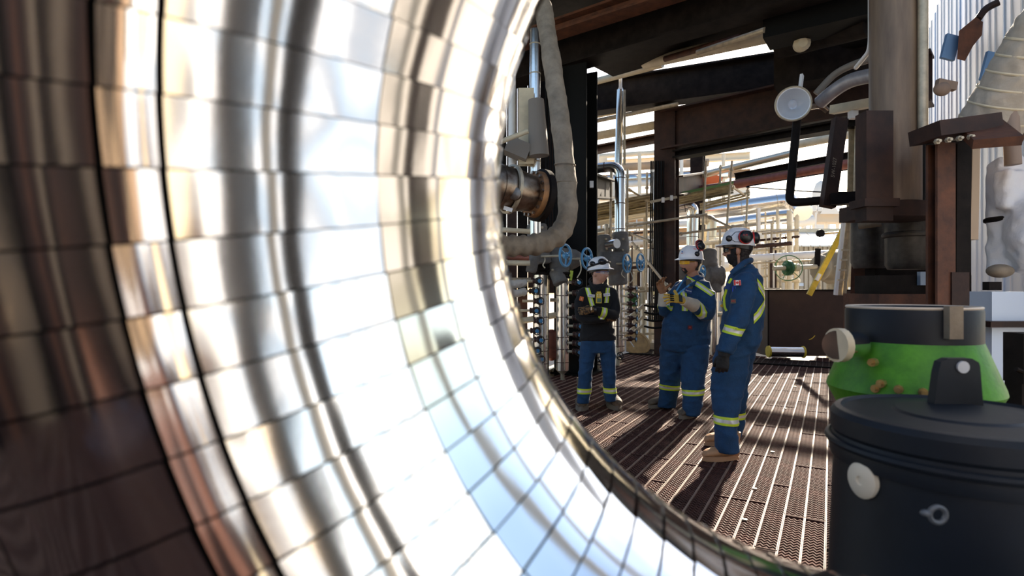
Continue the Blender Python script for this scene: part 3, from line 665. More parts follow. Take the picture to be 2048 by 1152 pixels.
for (x0, y0, x1, y1) in ((1633,561,1640,548),):
    b = MB(); b.bar(P(x0, y0, 10.93), P(x1, y1, 10.93), .06, .03, (0,1,0)); b.build('sticker', white_paint, t, False)
# brown steel plate box on the deck
t = empty('steel_cabinet', P(1625,712,11.7), 'large dark brown steel plate box standing at the far end of the deck', 'cabinet'); cab = mat('dark_brown_plate', (.055,.027,.021), .55, .1, var=.35, scale=3)
a = G(1536,712); c = G(1536,712); yy = a.y
x0, x1 = P(1536,0,yy).x, P(1740,0,yy).x; zt = P(0,582,yy).z
b = MB(); b.box(((x0+x1)/2, yy+.4, zt/2), (x1-x0, .8, zt)); b.build('body', cab, t, False)
b = MB(); b.box(((x0+x1)/2, yy+.4, zt+.015), (x1-x0+.06, .86, .03)); b.build('top_lip', dark_steel, t, False)
b = MB(); b.bar((x0+.005, yy-.004, 0.02), (x0+.005, yy-.004, zt), .03, .012, (0,1,0)); b.build('edge_angle', dark_steel, t, False)
b = MB(); b.tube(smooth_path([P(1618,679,yy-.01), P(1624,677,yy-.01), P(1630,671,yy-.01)], 4), .008, 6); b.build('chip_mark', yellow_paint, t)
t = empty('foil_roll', G(1570,714), 'shiny foil roll with yellow ends lying before the brown plate box', 'roll')
b = MB(); p, q = P(1537,703,11.0), P(1606,704,11.0); b.tube([p, q], .1, 20); b.build('roll', alu, t)
for (e, s) in ((p, -1), (q, 1)):
    b = MB(); b.lathe([(.03,-.02), (.11,-.015), (.115,.015), (.03,.02)], e, (1,0,0), 16); b.build('end_ring', yellow_paint, t)
# plastic sheet lying behind the tall man
b = MB()
for k in range(7): b.ell(P(1512+random.uniform(-14,16), 692+random.uniform(-6,4), 12.6), (.18,.15,.09))
tag(link_mesh('plastic_sheet', cloth_mesh(b, .03, .05, 9, 1, 4), mat('cloudy_plastic', (.75,.66,.5), .3, 0)), 'crumpled pale plastic sheet behind the tall man\'s legs', 'plastic sheet')
# ---- shed with ribbed walls
sh = empty('shed', P(1620,640,21), 'beige ribbed shed behind the green handwheel', 'building'); rib_m = mat('beige_siding', (.50,.44,.34), .55, .1, var=.15, scale=2)
x0, x1 = P(1552,0,20).x, P(1760,0,20).x; zr = P(0,490,20).z; zb = -.3; n = 22
b = MB(); b.box(((x0+x1)/2, 21.6, (zr+zb)/2), (x1-x0, 3, zr-zb)); b.build('wall_core', rib_m, sh, False)
for k in range(n):
    x = x0+(k+.5)*(x1-x0)/n; b = MB(); b.box((x, 20.08, (zr+zb)/2), ((x1-x0)/n*.62, .06, zr-zb)); b.build('siding_rib', rib_m, sh, False)
zt = zr+.62; roofm = mat('pale_metal_roof', (.72,.72,.70), .35, .6)
for k in range(12):
    xa = x0-.1+k*(x1-x0+.2)/12; xb = xa+(x1-x0+.2)/12-.03
    b = MB(); b.add([(xa,19.9,zr), (xb,19.9,zr), (xb+.35,21.6,zt), (xa+.35,21.6,zt), (xa,19.9,zr-.06), (xb,19.9,zr-.06), (xb+.35,21.6,zt-.06), (xa+.35,21.6,zt-.06)], [(0,1,2,3), (7,6,5,4), (0,4,5,1), (1,5,6,2), (2,6,7,3), (3,7,4,0)]); b.build('roof_panel', roofm, sh, False)
b = MB(); b.box(((x0+x1)/2+.3, 21.7, zt+.03), (x1-x0+.2, .3, .16)); b.build('ridge', cream, sh, False)
b = MB(); b.box(P(1603,569,19.9)+V((0,.08,0)), (.22,.02,.11)); b.build('notice', mat('pale_blue_notice', (.62,.72,.85), .5), sh, False)
b = MB(); b.box(P(1690,555,19.9)+V((0,.05,0)), (.9,.05,1.2)); b.build('door_panel', roofm, sh, False)
# pressure gauge
t = empty('pressure_gauge', P(1640,467,13), 'round pressure gauge above the shed roof', 'gauge')
b = MB(); b.lathe([(.085,.05), (.09,-.01), (.075,-.015)], P(1640,467,13), (0,-1,0), 24); b.build('case', dark_steel, t)
b = MB(); b.lathe([(.075,0), (.0,.001)], P(1640,467,12.985), (0,-1,0), 24); b.build('dial', mat('ivory_dial', (.85,.8,.62), .4), t)
b = MB(); b.bar(P(1640,468,12.97), P(1643,463,12.97), .008, .004, (0,1,0)); b.build('needle', black_paint, t, False)
b = MB(); b.tube([P(1648,467,13), P(1672,465,13), P(1694,460,13), P(1694,715,13)], .02, 8); b.build('gauge_line', mat('brass', (.6,.42,.18), .35, .8), t)
# white level pipe, green handwheel valve, grey insulated body
pipe_px('clad_pipe', [(1500,516,16), (1700,505,15)], .095, white_paint, 'white level pipe behind the tall man', bands=1.2)
pipe_px('clad_pipe', [(1505,526,16.2), (1640,520,15.4), (1641,700,15.4)], .03, galv, 'thin grey tube under the white level pipe')
hw = big_wheel(1577, 536, 12.6, .275, (-.55,-.83,.0), 'large thin green handwheel on a cream spindle', mat('wheel_green', (.13,.30,.12), .5), 5, .011, 'gate_valve_wheel')
t = empty('valve_spindle', P(1600,545,12.7), 'cream valve spindle with a dark green nut', 'valve')
b = MB(); b.tube([P(1548,537,12.5), P(1632,533,13.0)], .05, 12); b.build('spindle', cream, t)
b = MB(); b.lathe([(.05,-.1), (.09,-.1), (.11,-.05), (.17,-.03), (.17,.03), (.11,.05), (.09,.1), (.05,.1)], P(1576,536,12.66), (.95,.3,0), 14); b.build('yoke_nut', dkgreen, t)
b = MB(); b.lathe([(.05,-.08), (.085,-.06), (.085,.06), (.05,.08)], P(1592,535,12.75), (.95,.3,0), 12); b.build('gland', cream, t)
b = MB(); b.ell(P(1668,535,13.4), (.42,.4,.4)); b.ell(P(1640,535,13.2), (.2,.3,.3)); b.ell(P(1700,540,13.4), (.4,.4,.4))
tag(link_mesh('insulated_valve', cloth_mesh(b, .035, .02, 5, 3, 9), mat('khaki_cloth', (.32,.28,.21), .85, bump=.3)), 'bulky khaki insulated valve body behind the yellow pole', 'valve')
q_ = P(1672,550,13.45); b = MB(); b.tube([q_, (q_.x, q_.y, -.3)], .2, 16); one('valve_stand', b, galv, 'round stand under the khaki insulated valve body', 'stand')
b = MB(); b.bar(P(1636,497,13), P(1634,532,13), .11, .05); one('bracket', b, dark_steel, 'dark flat bracket left of the khaki valve body', 'bracket', smooth=False)
for k, pts in enumerate((((1678,503,12.9), (1676,530,12.8), (1668,533,12.8)), ((1678,503,12.9), (1694,502,12.9)))):
    b = MB(); b.tube(fillet([P(*p) for p in pts], .05), .014, 7); one('impulse_tube', b, galv, ('bent small tube on the khaki valve body', 'short level tube on the khaki valve body')[k], 'tube')
# elevated platform far behind
t = empty('far_platform', P(1640,450,28), 'pale railed platform far behind above the shed', 'platform'); hz = mat('hazy_white', (.85,.82,.76), .6)  # distance haze is painted into these pale colours
b = MB(); b.box(P(1640,436,28), (3.2,1.2,.5)); b.build('platform_deck', mat('hazy_tan', (.62,.54,.44), .7), t, False)  # tan lightened for haze
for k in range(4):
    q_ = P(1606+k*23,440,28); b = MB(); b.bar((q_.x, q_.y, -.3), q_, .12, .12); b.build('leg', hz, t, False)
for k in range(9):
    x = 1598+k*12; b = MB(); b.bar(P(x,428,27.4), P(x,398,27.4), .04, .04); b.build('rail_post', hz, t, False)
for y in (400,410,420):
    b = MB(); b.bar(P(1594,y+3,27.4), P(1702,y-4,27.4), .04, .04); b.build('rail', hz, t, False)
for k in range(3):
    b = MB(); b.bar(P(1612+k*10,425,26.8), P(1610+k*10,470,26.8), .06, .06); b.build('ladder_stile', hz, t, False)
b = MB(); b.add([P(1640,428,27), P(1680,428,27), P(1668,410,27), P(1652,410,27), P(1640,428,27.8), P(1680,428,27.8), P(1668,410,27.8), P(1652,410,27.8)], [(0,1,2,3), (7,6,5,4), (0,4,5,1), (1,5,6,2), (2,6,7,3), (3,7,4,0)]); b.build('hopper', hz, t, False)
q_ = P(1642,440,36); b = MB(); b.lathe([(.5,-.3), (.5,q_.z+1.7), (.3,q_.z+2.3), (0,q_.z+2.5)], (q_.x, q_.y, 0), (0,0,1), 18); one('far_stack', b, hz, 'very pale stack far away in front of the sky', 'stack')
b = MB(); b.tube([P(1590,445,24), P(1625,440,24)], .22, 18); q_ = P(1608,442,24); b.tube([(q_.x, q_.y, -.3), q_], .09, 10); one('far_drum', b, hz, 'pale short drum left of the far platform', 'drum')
# tangle of far pipework: uprights, levels
rng = random.Random(5)
zones = (('by the cables', 1190, 1350, 450, 640, 14, 20, 22, 20), ('amid the blue men', 1395, 1450, 470, 640, 14, 19, 9, 10), ('before the shed', 1500, 1600, 430, 640, 16.5, 19.3, 20, 18))
for (wh, xa, xb, ya, yb, d0, d1, nv, nh) in zones:
    for k in range(nv):
        x = xa+(xb-xa)*(k+rng.random())/nv; d = rng.uniform(d0, d1); y0 = rng.uniform(ya-20, ya+70); r = rng.choice((.022,.03,.04,.07))
        m, cn = rng.choice(((galv,'grey'), (cream,'cream'), (white_paint,'white'), (hz,'pale'), (cream,'cream'))); tn = {.022:'very thin',.03:'thin',.04:'slim',.07:'stout'}[r]; pos = ('at the left','left of the middle','right of the middle','at the right')[min(3, int(4*(x-xa)/(xb-xa)))]; b = MB(); zt = P(x, y0, d).z
        gx = P(x, 0, d).x; b.tube([(gx, d, -.3), (gx, d, zt-.1), (gx, d, zt)], r, 8); one('upright_pipe', b, m, f'{tn} {cn} upright pipe {pos} of the tangle {wh}'.replace('middle of', 'middle of'), 'pipe', f'upright pipes {wh}')
    for k in range(nh):
        y = ya+(yb-ya)*(k+rng.random())/nh; d = rng.uniform(d0, d1); L = rng.uniform(.5, 1); x0 = xa+(xb-xa)*(1-L)*rng.random(); x1 = x0+(xb-xa)*L; r = rng.choice((.02,.03,.04,.06))
        m, cn = rng.choice(((galv,'grey'), (cream,'cream'), (galv,'grey'), (brown_steel,'brown'), (hz,'pale'))); tn = {.02:'very thin',.03:'thin',.04:'slim',.06:'stout'}[r]; pos = ('high','upper middle','lower middle','low')[min(3, int(4*(y-ya)/(yb-ya)))]; b = MB(); s = (576-y)*.0006; b.tube([P(x0, y, d), P(x1, y-(x1-x0)*.09*(1 if y < 560 else -.2), d-.6)], r, 8); mq = P((x0+x1)/2, y, d-.3); b.tube([mq, (mq.x, mq.y, -.3)], r*.7, 7); one('level_pipe', b, m, f'{tn} {cn} level pipe {pos} in the tangle {wh}', 'pipe', f'level pipes {wh}')
# larger things in the tangle
for (x, y, d, w, h, m, l) in ((1280,520,17,.9,.5,cream,'pale block in the pipe tangle left of the cables'), (1300,560,18,1.2,.4,brown_steel,'brown block low in the pipe tangle left of the cables'), (1345,660,16,1.4,.5,cream,'pale plinth behind the man in yellow glasses'), (1430,590,17,1.2,.3,white_paint,'white trough between the two men in blue'), (1530,606,18.6,1.2,.5,cream,'pale block behind the back of the tall man'), (1262,600,14,.22,.3,dkgreen,'small green pump behind the third standpipe')):
    b = MB(); b.box(P(x, y, d), (w,.5,h)); b.box(P(x, y, d)+V((0,0,h*.5)), (w*.7,.4,h*.25)); b.box(P(x, y, d)+V((w*.3,-.1,-h*.1)), (w*.2,.5,h*.6)); one('equipment_block', b, m, l, 'equipment', smooth=False)
pipe_px('clad_pipe', [(1515,475,19), (1540,475,19), (1545,640,19)], .14, white_paint, 'white pipe bend behind the earmuffs of the tall man', fil=.5, k=8)
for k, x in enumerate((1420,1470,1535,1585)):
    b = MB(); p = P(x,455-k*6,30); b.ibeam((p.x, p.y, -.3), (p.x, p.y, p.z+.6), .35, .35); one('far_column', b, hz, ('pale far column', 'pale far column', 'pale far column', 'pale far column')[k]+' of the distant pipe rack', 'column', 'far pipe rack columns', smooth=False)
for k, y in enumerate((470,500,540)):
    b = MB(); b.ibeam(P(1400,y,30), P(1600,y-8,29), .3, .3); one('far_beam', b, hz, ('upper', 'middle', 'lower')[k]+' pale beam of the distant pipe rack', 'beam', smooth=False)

# distant pipe rack behind the scaffold, haze painted in as pale colours
rack = empty('far_pipe_rack', P(1330,600,25)-V((0,0,1)), 'haze-coloured pipe rack filling the distance behind the scaffold', 'pipe rack'); warm = mat('hazy_cream', (.80,.70,.54), .7); tanh = mat('hazy_brown', (.42,.30,.20), .7)  # haze mixed into the rack colours
for k in range(9):
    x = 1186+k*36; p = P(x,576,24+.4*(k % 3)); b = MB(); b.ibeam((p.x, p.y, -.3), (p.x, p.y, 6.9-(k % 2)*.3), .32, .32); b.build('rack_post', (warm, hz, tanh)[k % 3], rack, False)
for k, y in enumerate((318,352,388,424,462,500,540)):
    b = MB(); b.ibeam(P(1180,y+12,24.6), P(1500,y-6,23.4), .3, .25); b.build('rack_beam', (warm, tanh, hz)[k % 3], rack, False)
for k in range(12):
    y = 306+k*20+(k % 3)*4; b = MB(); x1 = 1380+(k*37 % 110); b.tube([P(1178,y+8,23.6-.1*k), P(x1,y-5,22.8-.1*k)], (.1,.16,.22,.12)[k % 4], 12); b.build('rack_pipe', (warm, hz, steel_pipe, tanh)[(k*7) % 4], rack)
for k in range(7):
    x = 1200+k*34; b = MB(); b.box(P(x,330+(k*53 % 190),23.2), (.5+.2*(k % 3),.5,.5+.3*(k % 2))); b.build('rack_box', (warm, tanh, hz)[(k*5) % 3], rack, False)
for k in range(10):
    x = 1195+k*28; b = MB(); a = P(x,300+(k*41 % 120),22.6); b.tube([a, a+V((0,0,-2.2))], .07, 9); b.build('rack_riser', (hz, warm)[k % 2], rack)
# ================================================================== RIGHT SIDE
# white ribbed wall
wallm = mat('white_siding', (.88,.89,.91), .45, 0, var=.06, scale=1.5); wallb = mat('pale_blue_siding', (.66,.76,.90), .4, 0)
wr = empty('wall_right', uw(8, 1.75), 'white ribbed metal wall at the right edge', 'wall', None, 'structure'); R3 = Matrix.Rotation(RZ, 3, 'Z')
for k in range(26):
    c = uw(5.2+k*.36, 1.8+.012*(k % 2), 3.2); b = MB(); b.box(c, (.1, .33, 7.0), R3); b.box(c+W_*(-.055)+U*.15, (.02, .03, 7.0), R3)
    b.build('wall_panel', wallb if k % 7 == 2 else wallm, wr, False)
for z in (.4, 2.2, 4.6):
    b = MB(); b.box(uw(9.9, 1.95, z), (.12, 9.4, .12), R3); b.build('girt', galv, wr, False)
# round column
greybrown = mat('grey_brown_cladding', (.24,.165,.105), .45, .1, col2=(.13,.085,.055), scale=2.5, stretch=(3,3,.4), bump=.08)
t = empty('round_column', P(1790,405,4.6), 'thick tan brown round column right of the lamp', 'column')
c = P(1790,576,4.6); b = MB(); b.lathe([(.18,2.0), (.18,6.2)], (c.x, c.y, 0), (0,0,1), 40); b.build('shaft', greybrown, t)
for z in (2.05, 4.9):
    b = MB(); b.lathe([(.18,z-.03), (.19,z-.03), (.19,z+.03), (.18,z+.03)], (c.x, c.y, 0), (0,0,1), 40, False); b.build('band', brown_steel, t)
pipe_px('drop_pipe', [(1741,-120,4.9), (1741,100,4.9), (1712,135,5.4)], .02, white_paint, 'thin white drop pipe along the left of the round column', fil=.12)
pipe_px('drop_pipe', [(1846,-160,4.4), (1846,260,4.4)], .035, galv, 'grey drop pipe right of the round column')
pipe_px('drop_pipe', [(1838,-160,4.8), (1838,420,4.8)], .045, black_paint, 'black drop pipe touching the round column')
# brown plate left of the column, black bracket
b = MB(); b.box(P(1748,335,4.35), (.20,.14,.82)); b.box(P(1748,408,4.35), (.26,.2,.06)); b.box(P(1790,424,4.65), (.62,.5,.12)); one('steel_post', b, brown_steel, 'dark brown box post and shelf under the round column', 'post', smooth=False)
# pale curved brace by the lamp
t = empty('curved_brace', P(1690,215,6.2), 'pale curved gusset pipe between lamp and round column', 'brace')
b = MB(); b.tube(smooth_path([P(1640,205,6.6), P(1670,180,6.4), P(1705,160,6.2), P(1760,148,5.9)], 6), .075, 16); b.build('pipe', mat('lavender_grey', (.42,.40,.42), .4, .3, var=.3), t)
b = MB(); b.tube(smooth_path([P(1632,188,6.8), P(1668,150,6.7), P(1710,128,6.5), P(1765,112,6.2)], 6), .04, 12); b.build('upper_rail', mat('grey_duct', (.22,.19,.16), .6), t)
t = empty('strip_light', P(1700,214,6.8), 'cream strip light casing under the pale curved gusset', 'light fitting')
b = MB(); b.bar(P(1664,220,7), P(1752,204,6.5), .09, .1); b.build('casing', cream, t, False)
b = MB(); b.box(P(1706,230,6.75), (.08,.08,.09)); b.build('conduit_box', white_paint, t, False)
# round lamp
lamp = empty('round_lamp', P(1590,238,6.6), 'round white floodlight hanging from the brown girder', 'lamp'); ax = V((-.30,-.93,-.12)).normalized(); c = P(1586,208,6.5)
b = MB(); b.lathe([(.05,-.17), (.08,-.16), (.14,-.08), (.182,0), (.19,.02), (.182,.03), (.165,.028), (.12,-.04), (.06,-.09), (0,-.1)], c, ax, 40, False); b.build('reflector', mat('white_enamel', (.68,.70,.74), .3, .25), lamp)
b = MB(); b.torus(c+ax*.02, .183, .013, ax, 40, 8); b.build('rim', galv, lamp)
b = MB(); b.ell(c-ax*.02, (.05,.05,.055)); b.build('bulb', mat('clear_glass', (.9,.93,1), .05, 0, trans=.6), lamp)
b = MB(); b.lathe([(.085,-.33), (.11,-.3), (.11,-.18), (.07,-.14)], c, ax, 24); b.build('housing', cream, lamp)
b = MB(); b.bar(P(1600,180,6.55), P(1604,150,6.6), .03, .05); b.build('bracket', white_paint, lamp, False)
b = MB(); b.tube(smooth_path([P(1620,214,6.75), P(1640,212,6.8), P(1655,222,6.8)], 5), .035, 10); b.build('cable_gland', tarn, lamp)
# dark machinery block behind the green body
mach = mat('sooty_metal', (.10,.085,.07), .55, .3, col2=(.025,.018,.015), scale=5, bump=.4, bscale=14)
t = empty('machine_pump', P(1740,640,5.6), 'sooty brown machine with two upright cylinders under the round column', 'machine')
b = MB(); b.lathe([(.06,.52), (.14,.5), (.155,.42), (.155,-.02), (.13,-.08)], P(1738,520,5.5), (0,0,1), 20); b.build('cylinder', mach, t)
b = MB(); b.lathe([(.05,.2), (.08,.18), (.08,0)], P(1742,430,5.4), (0,0,1), 14); b.build('neck', mach, t)
b = MB(); b.tube([P(1716,447,5.3), P(1762,441,5.2)], .055, 14); b.build('cross_tube', tan_fabric, t)
b = MB(); b.lathe([(.06,.5), (.15,.48), (.17,.4), (.17,-.02), (.15,-.06)], P(1815,525,5.0), (0,0,1), 20); b.build('cylinder', mach, t)
b = MB(); b.torus(P(1815,470,5.0), .17, .025, (0,0,1), 24, 8); b.torus(P(1815,452,5.0), .13, .03, (0,0,1), 24, 8); b.build('flange_rings', mach, t)
b = MB(); b.box(P(1822,570,4.9), (.75,.35,.16)); b.build('bed_plate', dark_steel, t, False)
b = MB(); b.box(P(1820,625,4.9), (.85,.5,.32)); b.build('plinth', rust_steel, t, False)
b = MB(); b.add([P(1705,470,5.9), P(1722,470,5.9), P(1745,600,5.6), P(1700,600,5.6), P(1705,470,6.0), P(1722,470,6.0), P(1745,600,5.8), P(1700,600,5.8)], [(0,1,2,3), (7,6,5,4), (0,4,5,1), (1,5,6,2), (2,6,7,3), (3,7,4,0)]); b.build('foot', rust_steel, t, False)
b = MB(); b.box(P(1868,557,4.7), (.25,.04,.11)); b.build('name_plate', mat('blue_grey_plate', (.34,.41,.50), .35, .3), t, False)
b = MB(); b.box(P(1820,820,5.2), (.8,.6,1.6)); b.build('pedestal', dark_steel, t, False)
for (x, y) in ((1776,420), (1792,412)):
    b = MB(); b.tube([P(x, y-14, 4.9), P(x, y+12, 4.9)], .045, 12); b.build('cap', tan_fabric, t)
b = MB(); b.box(P(1835,420,5.6), (.95,.12,1.5)); b.box(P(1835,415,5.52), (.85,.05,1.3)); one('steel_screen', b, dark_steel, 'black steel screen behind the machine and the rust red post', 'screen', smooth=False)
b = MB(); b.box(P(1841,345,5.46), (.13,.03,.17)); b.box(P(1841,345,5.475), (.17,.03,.21)); one('sight_glass', b, mat('blue_glass', (.10,.15,.24), .15), 'small blue window between the round column and the rust red post', 'window', smooth=False)
# rust red post with cap plate
t = empty('rust_post', P(1880,576,4.0)-V((0,0,EYE)), 'rust red steel post with a brown cap plate before the white wall', 'post')
p0 = P(1881,576,4.0); b = MB(); b.box((p0.x, p0.y-.045, P(0,415,4.0).z), (.13,.012,P(0,290,4.0).z-P(0,540,4.0).z)); b.ibeam((p0.x, p0.y, 0), (p0.x, p0.y, P(0,288,4.0).z), .10, .135, .02, .02, (.1,-1,0)); b.build('shaft', rust_steel, t, False)
b = MB(); b.bar(P(1848,268,3.9), P(1968,252,3.9), .3, .1); b.build('cap_plate', brown_steel, t, False)
b = MB(); b.bar(P(1958,252,3.9), P(1995,285,3.6), .25, .06); b.build('slant_plate', rust_steel, t, False)
b = MB(); b.bar(P(1944,285,4.1), P(1940,480,4.1), .055, .08, (0,1,0)); b.build('tan_strip', mat('tan_strip', (.45,.33,.22), .6), t, False)
b = MB(); b.bar(P(1918,290,4.08), P(1916,545,4.08), .10, .1, (0,1,0)); b.build('dark_strip', dark_steel, t, False)
b = MB(); b.bar(P(1908,545,4.0), P(1908,700,4.0), .12, .12, (0,1,0)); b.build('lower_leg', brown_steel, t, False)
for k in range(4):
    b = MB(); b.lathe([(.018,0), (.018,.02), (.01,.02), (.01,.04)], P(1872+k*22,284-k*3,3.72), (0,-1,0), 6); b.build('bolt', galv, t, False)
# brown bracket on the wall, blue panels, insulation cone
t = empty('wall_bracket', P(1920,110,5.0), 'brown steel bracket with a curved arm on the white wall', 'bracket')
b = MB(); b.add([P(x, y, 5.0) for x, y in ((1918,62), (1952,34), (1966,44), (1964,70), (1946,92), (1930,122), (1914,118))]+[P(x, y, 5.15) for x, y in ((1918,62), (1952,34), (1966,44), (1964,70), (1946,92), (1930,122), (1914,118))],
          [tuple(range(7)), tuple(reversed(range(7, 14)))]+[(i, 7+i, 7+(i+1) % 7, (i+1) % 7) for i in range(7)]); b.build('plate', rust_steel, t, False)
b = MB(); b.tube(smooth_path([P(1956,38,5.05), P(1972,18,5.05), P(1998,4,5.0)], 5), .03, 8); b.build('arm', brown_steel, t)
for (x, y, w, h, l) in ((1900,95,.12,.22,'upper blue plate beside the brown wall bracket'), (1982,135,.14,.26,'lower blue plate beside the wrapped cone')):
    b = MB(); b.box(P(x, y, 5.1), (w,.03,h), Matrix.Rotation(.25, 3, 'Y')); one('blue_plate', b, mat('sky_blue_plate', (.16,.30,.52), .45), l, 'plate', smooth=False)
b = MB(); b.box(P(1892,170,4.9), (.16,.05,.07), Matrix.Rotation(.2, 3, 'Y')); b.ell(P(1884,178,4.9), (.07,.05,.06)); one('wall_clamp', b, mat('brown_grey', (.3,.22,.17), .7), 'small brown clamp on the white wall', 'clamp')
t = empty('wrapped_cone', P(1990,250,4.2), 'beige cloth-wrapped cone slanting up at the right edge', 'insulation')
b = MB(); p0, p1 = P(1975,262,4.2), P(2085,10,3.8)
path = [p0.lerp(p1, k/14) for k in range(15)]; b.tube(path, [.21-.0085*k for k in range(15)], 30)
me = cloth_mesh(b, .02, .014, 9, 2, 3); link_mesh('wrap', me, mat('beige_wrap', (.52,.45,.36), .85, var=.25, scale=6, bump=.4, stretch=(1,1,1)), t)
for k in range(6):
    q = p0.lerp(p1, .1+k*.13); r = .21-.0085*14*(.1+k*.13)+.006; bb = MB(); bb.lathe([(r,-.008), (r*1.02,0), (r,.008)], q, p1-p0, 30, False); bb.build('lace', cream, t)
b = MB(); b.lathe([(.0,0), (.22,0), (.22,.05), (.19,.06)], p0-(p1-p0).normalized()*.03, p1-p0, 30); b.build('end_plate', rust_steel, t)
b = MB(); b.tube([P(2018,180,4.0), P(2026,330,4.0)], .05, 10); b.ell(P(2018,165,4.0), (.1,.1,.08)); one('elbow_fitting', b, mat('brown_grey', (.3,.22,.17), .7), 'brown grey fitting in front of the wrapped cone', 'fitting')
# white padded insulation lower right
whitepad = mat('white_padding', (.86,.87,.9), .7, bump=.4)
t = empty('padded_tank', P(2005,560,4.2), 'white padded tank with brown strap at the right edge', 'tank')
b = MB(); b.tube([P(2014,318,4.3), P(2014,335,4.3), P(2014,540,4.3)], [.09,.12,.12], 20); b.ell(P(2062,470,4.1), (.14,.16,.3)); b.box(P(2020,380,4.18), (.16,.1,.28)); link_mesh('padding', cloth_mesh(b, .02, .02, 9, 1, 8), whitepad, t)
b = MB(); b.lathe([(.125,0), (.14,.01), (.14,.03), (.125,.04)], P(2014,445,4.3), (0,0,1), 24, False); b.build('strap', dark_steel, t)
b = MB(); b.ell(P(2000,542,4.15), (.09,.07,.05)); b.build('padding_end', tan_fabric, t)
t = empty('white_duct', P(1980,830,4.2), 'pale blue white duct standing under the padded tank', 'duct')
b = MB(); b.box(P(1990,720,4.2), (.3,.3,1.0), None, .9); b.build('body', wallb, t, False)
b = MB(); b.box(P(1990,646,4.15), (.36,.36,.04)); b.build('lip', brown_steel, t, False)
b = MB(); b.box(P(1984,572,4.15), (.09,.06,.06)); b.build('latch', dark_steel, t, False)
b = MB(); b.box(P(1990,1010,4.2), (.26,.26,1.1)); b.build('stand', white_paint, t, False)
b = MB(); b.box(P(2046,715,2.9), (.1,.12,.25)); b.box(P(2050,770,2.9), (.12,.1,.2)); b.tube([P(2050,745,2.85), P(2032,738,2.85)], .012, 8); b.tube([P(2050,800,2.9), P(2052,1120,2.9)], .04, 10)
one('switch_box', b, dark_steel, 'dark switch box on a post at the right edge', 'switch')

# ================================================================== FOREGROUND DRUM AND GREEN BODY
DX = P(1918,0,1.62).x; DY = 1.62; ZT = 1.055
drum = empty('drum', (DX, DY, 0), 'large navy black steel drum with lifting lug in the right foreground', 'drum')
b = MB(); b.lathe([(.30,.12), (.345,.14), (.335,.4), (.328,.42), (.338,.44), (.328,.46), (.312,.86), (.305,.92)], (DX, DY, 0), (0,0,1), 56); b.build('shell', navy_paint, drum)
b = MB(); b.lathe([(.31,0), (.34,.0), (.345,.12), (.33,.14)], (DX, DY, 0), (0,0,1), 56); b.build('base_ring', dark_steel, drum)
b = MB(); b.lathe([(.300,.90), (.318,.905), (.322,.93), (.318,.96), (.312,.975), (.318,.985), (.318,1.03), (.306,1.045), (.29,1.048), (.28,1.040), (.16,1.046), (.15,1.052), (.0,1.054)], (DX, DY, 0), (0,0,1), 56); b.build('lid', navy_paint, drum, sharp=25)
b = MB(); b.torus((DX, DY, .955), .322, .012, (0,0,1), 56, 8); b.build('clamp_ring', navy_paint, drum)
lug = V((P(1920,0,1.72).x, 1.74, 0)); n = 8
pts = [(-.075,1.04), (.075,1.04), (.066,1.15)]+[(.066-.0+(-.012)*(1-cos(a))-.0, 1.15+.032*sin(a)) for a in (.5,1.0)]+[(.04,1.188), (-.03,1.188), (-.052,1.178), (-.06,1.15)]
b = MB(); m_ = len(pts); b.add([(lug.x+x, lug.y-.015, z) for x, z in pts]+[(lug.x+x, lug.y+.015, z) for x, z in pts], [tuple(range(m_)), tuple(reversed(range(m_, 2*m_)))]+[(i, m_+i, m_+(i+1) % m_, (i+1) % m_) for i in range(m_)]); lg = b.build('lifting_lug', navy_paint, drum, False)
b = MB(); b.lathe([(.018,-.004), (.018,.004), (0,.005)], (lug.x+.01, lug.y-.018, 1.163), (0,-1,0), 20); b.build('lug_eye', mat('grey_white', (.6,.62,.65), .5), lg)
an = V((cos(radians(-169)), sin(radians(-169)), 0)); ps = V((DX, DY, .878))+an*.311
b = MB(); b.lathe([(.048,-.01), (.048,.008), (.04,.014), (.012,.014), (.01,.01), (0,.01)], ps, an, 28); b.build('round_plug', mat('cream_plug', (.85,.76,.6), .4), drum)
# dent ring marks on the drum face
pm_ = P(1895,1040,1.29); b = MB(); b.torus((pm_.x, DY-.30, pm_.z), .018, .006, (-.05,-1,0), 18, 6); b.ell((pm_.x-.03, DY-.303, pm_.z+.005), (.012,.01,.008)); b.build('small_boss', mat('worn_grey', (.16,.17,.18), .5, .5), drum)
GX = P(1822,0,2.35).x; GY = 2.35
gb = empty('green_housing', (GX, GY, 0), 'bright green flared housing with a black cap behind the drum', 'housing')
zc = lambda y: P(0, y, 2.35).z
b = MB(); b.lathe([(.22,0), (.22,.05), (.2,.06), (.2,zc(800)-.1), (.27,zc(800)-.02), (.305,zc(775)), (.30,zc(765)), (.235,zc(680)), (.22,zc(676))], (GX, GY, 0), (0,0,1), 48); b.build('body', green_paint, gb)
b = MB(); b.lathe([(.225,zc(688)), (.235,zc(684)), (.235,zc(620)), (.228,zc(614)), (.20,zc(613)), (.19,zc(618)), (0,zc(618))], (GX, GY, 0), (0,0,1), 48); b.build('cap', navy_paint, gb)
b = MB(); b.torus((GX, GY, zc(614)), .228, .006, (0,0,1), 48, 6); b.build('cap_rim', mat('pale_rim', (.7,.6,.48), .5), gb)
b = MB(); b.tube([P(1712,690,2.28), P(1672,690,2.2)], .055, 18); b.build('side_nozzle', alu, gb)
b = MB(); b.lathe([(.05,-.01), (.065,-.01), (.065,.02), (.05,.02)], P(1680,690,2.21), (-1,-.2,0), 18); b.build('nozzle_ring', cream, gb)
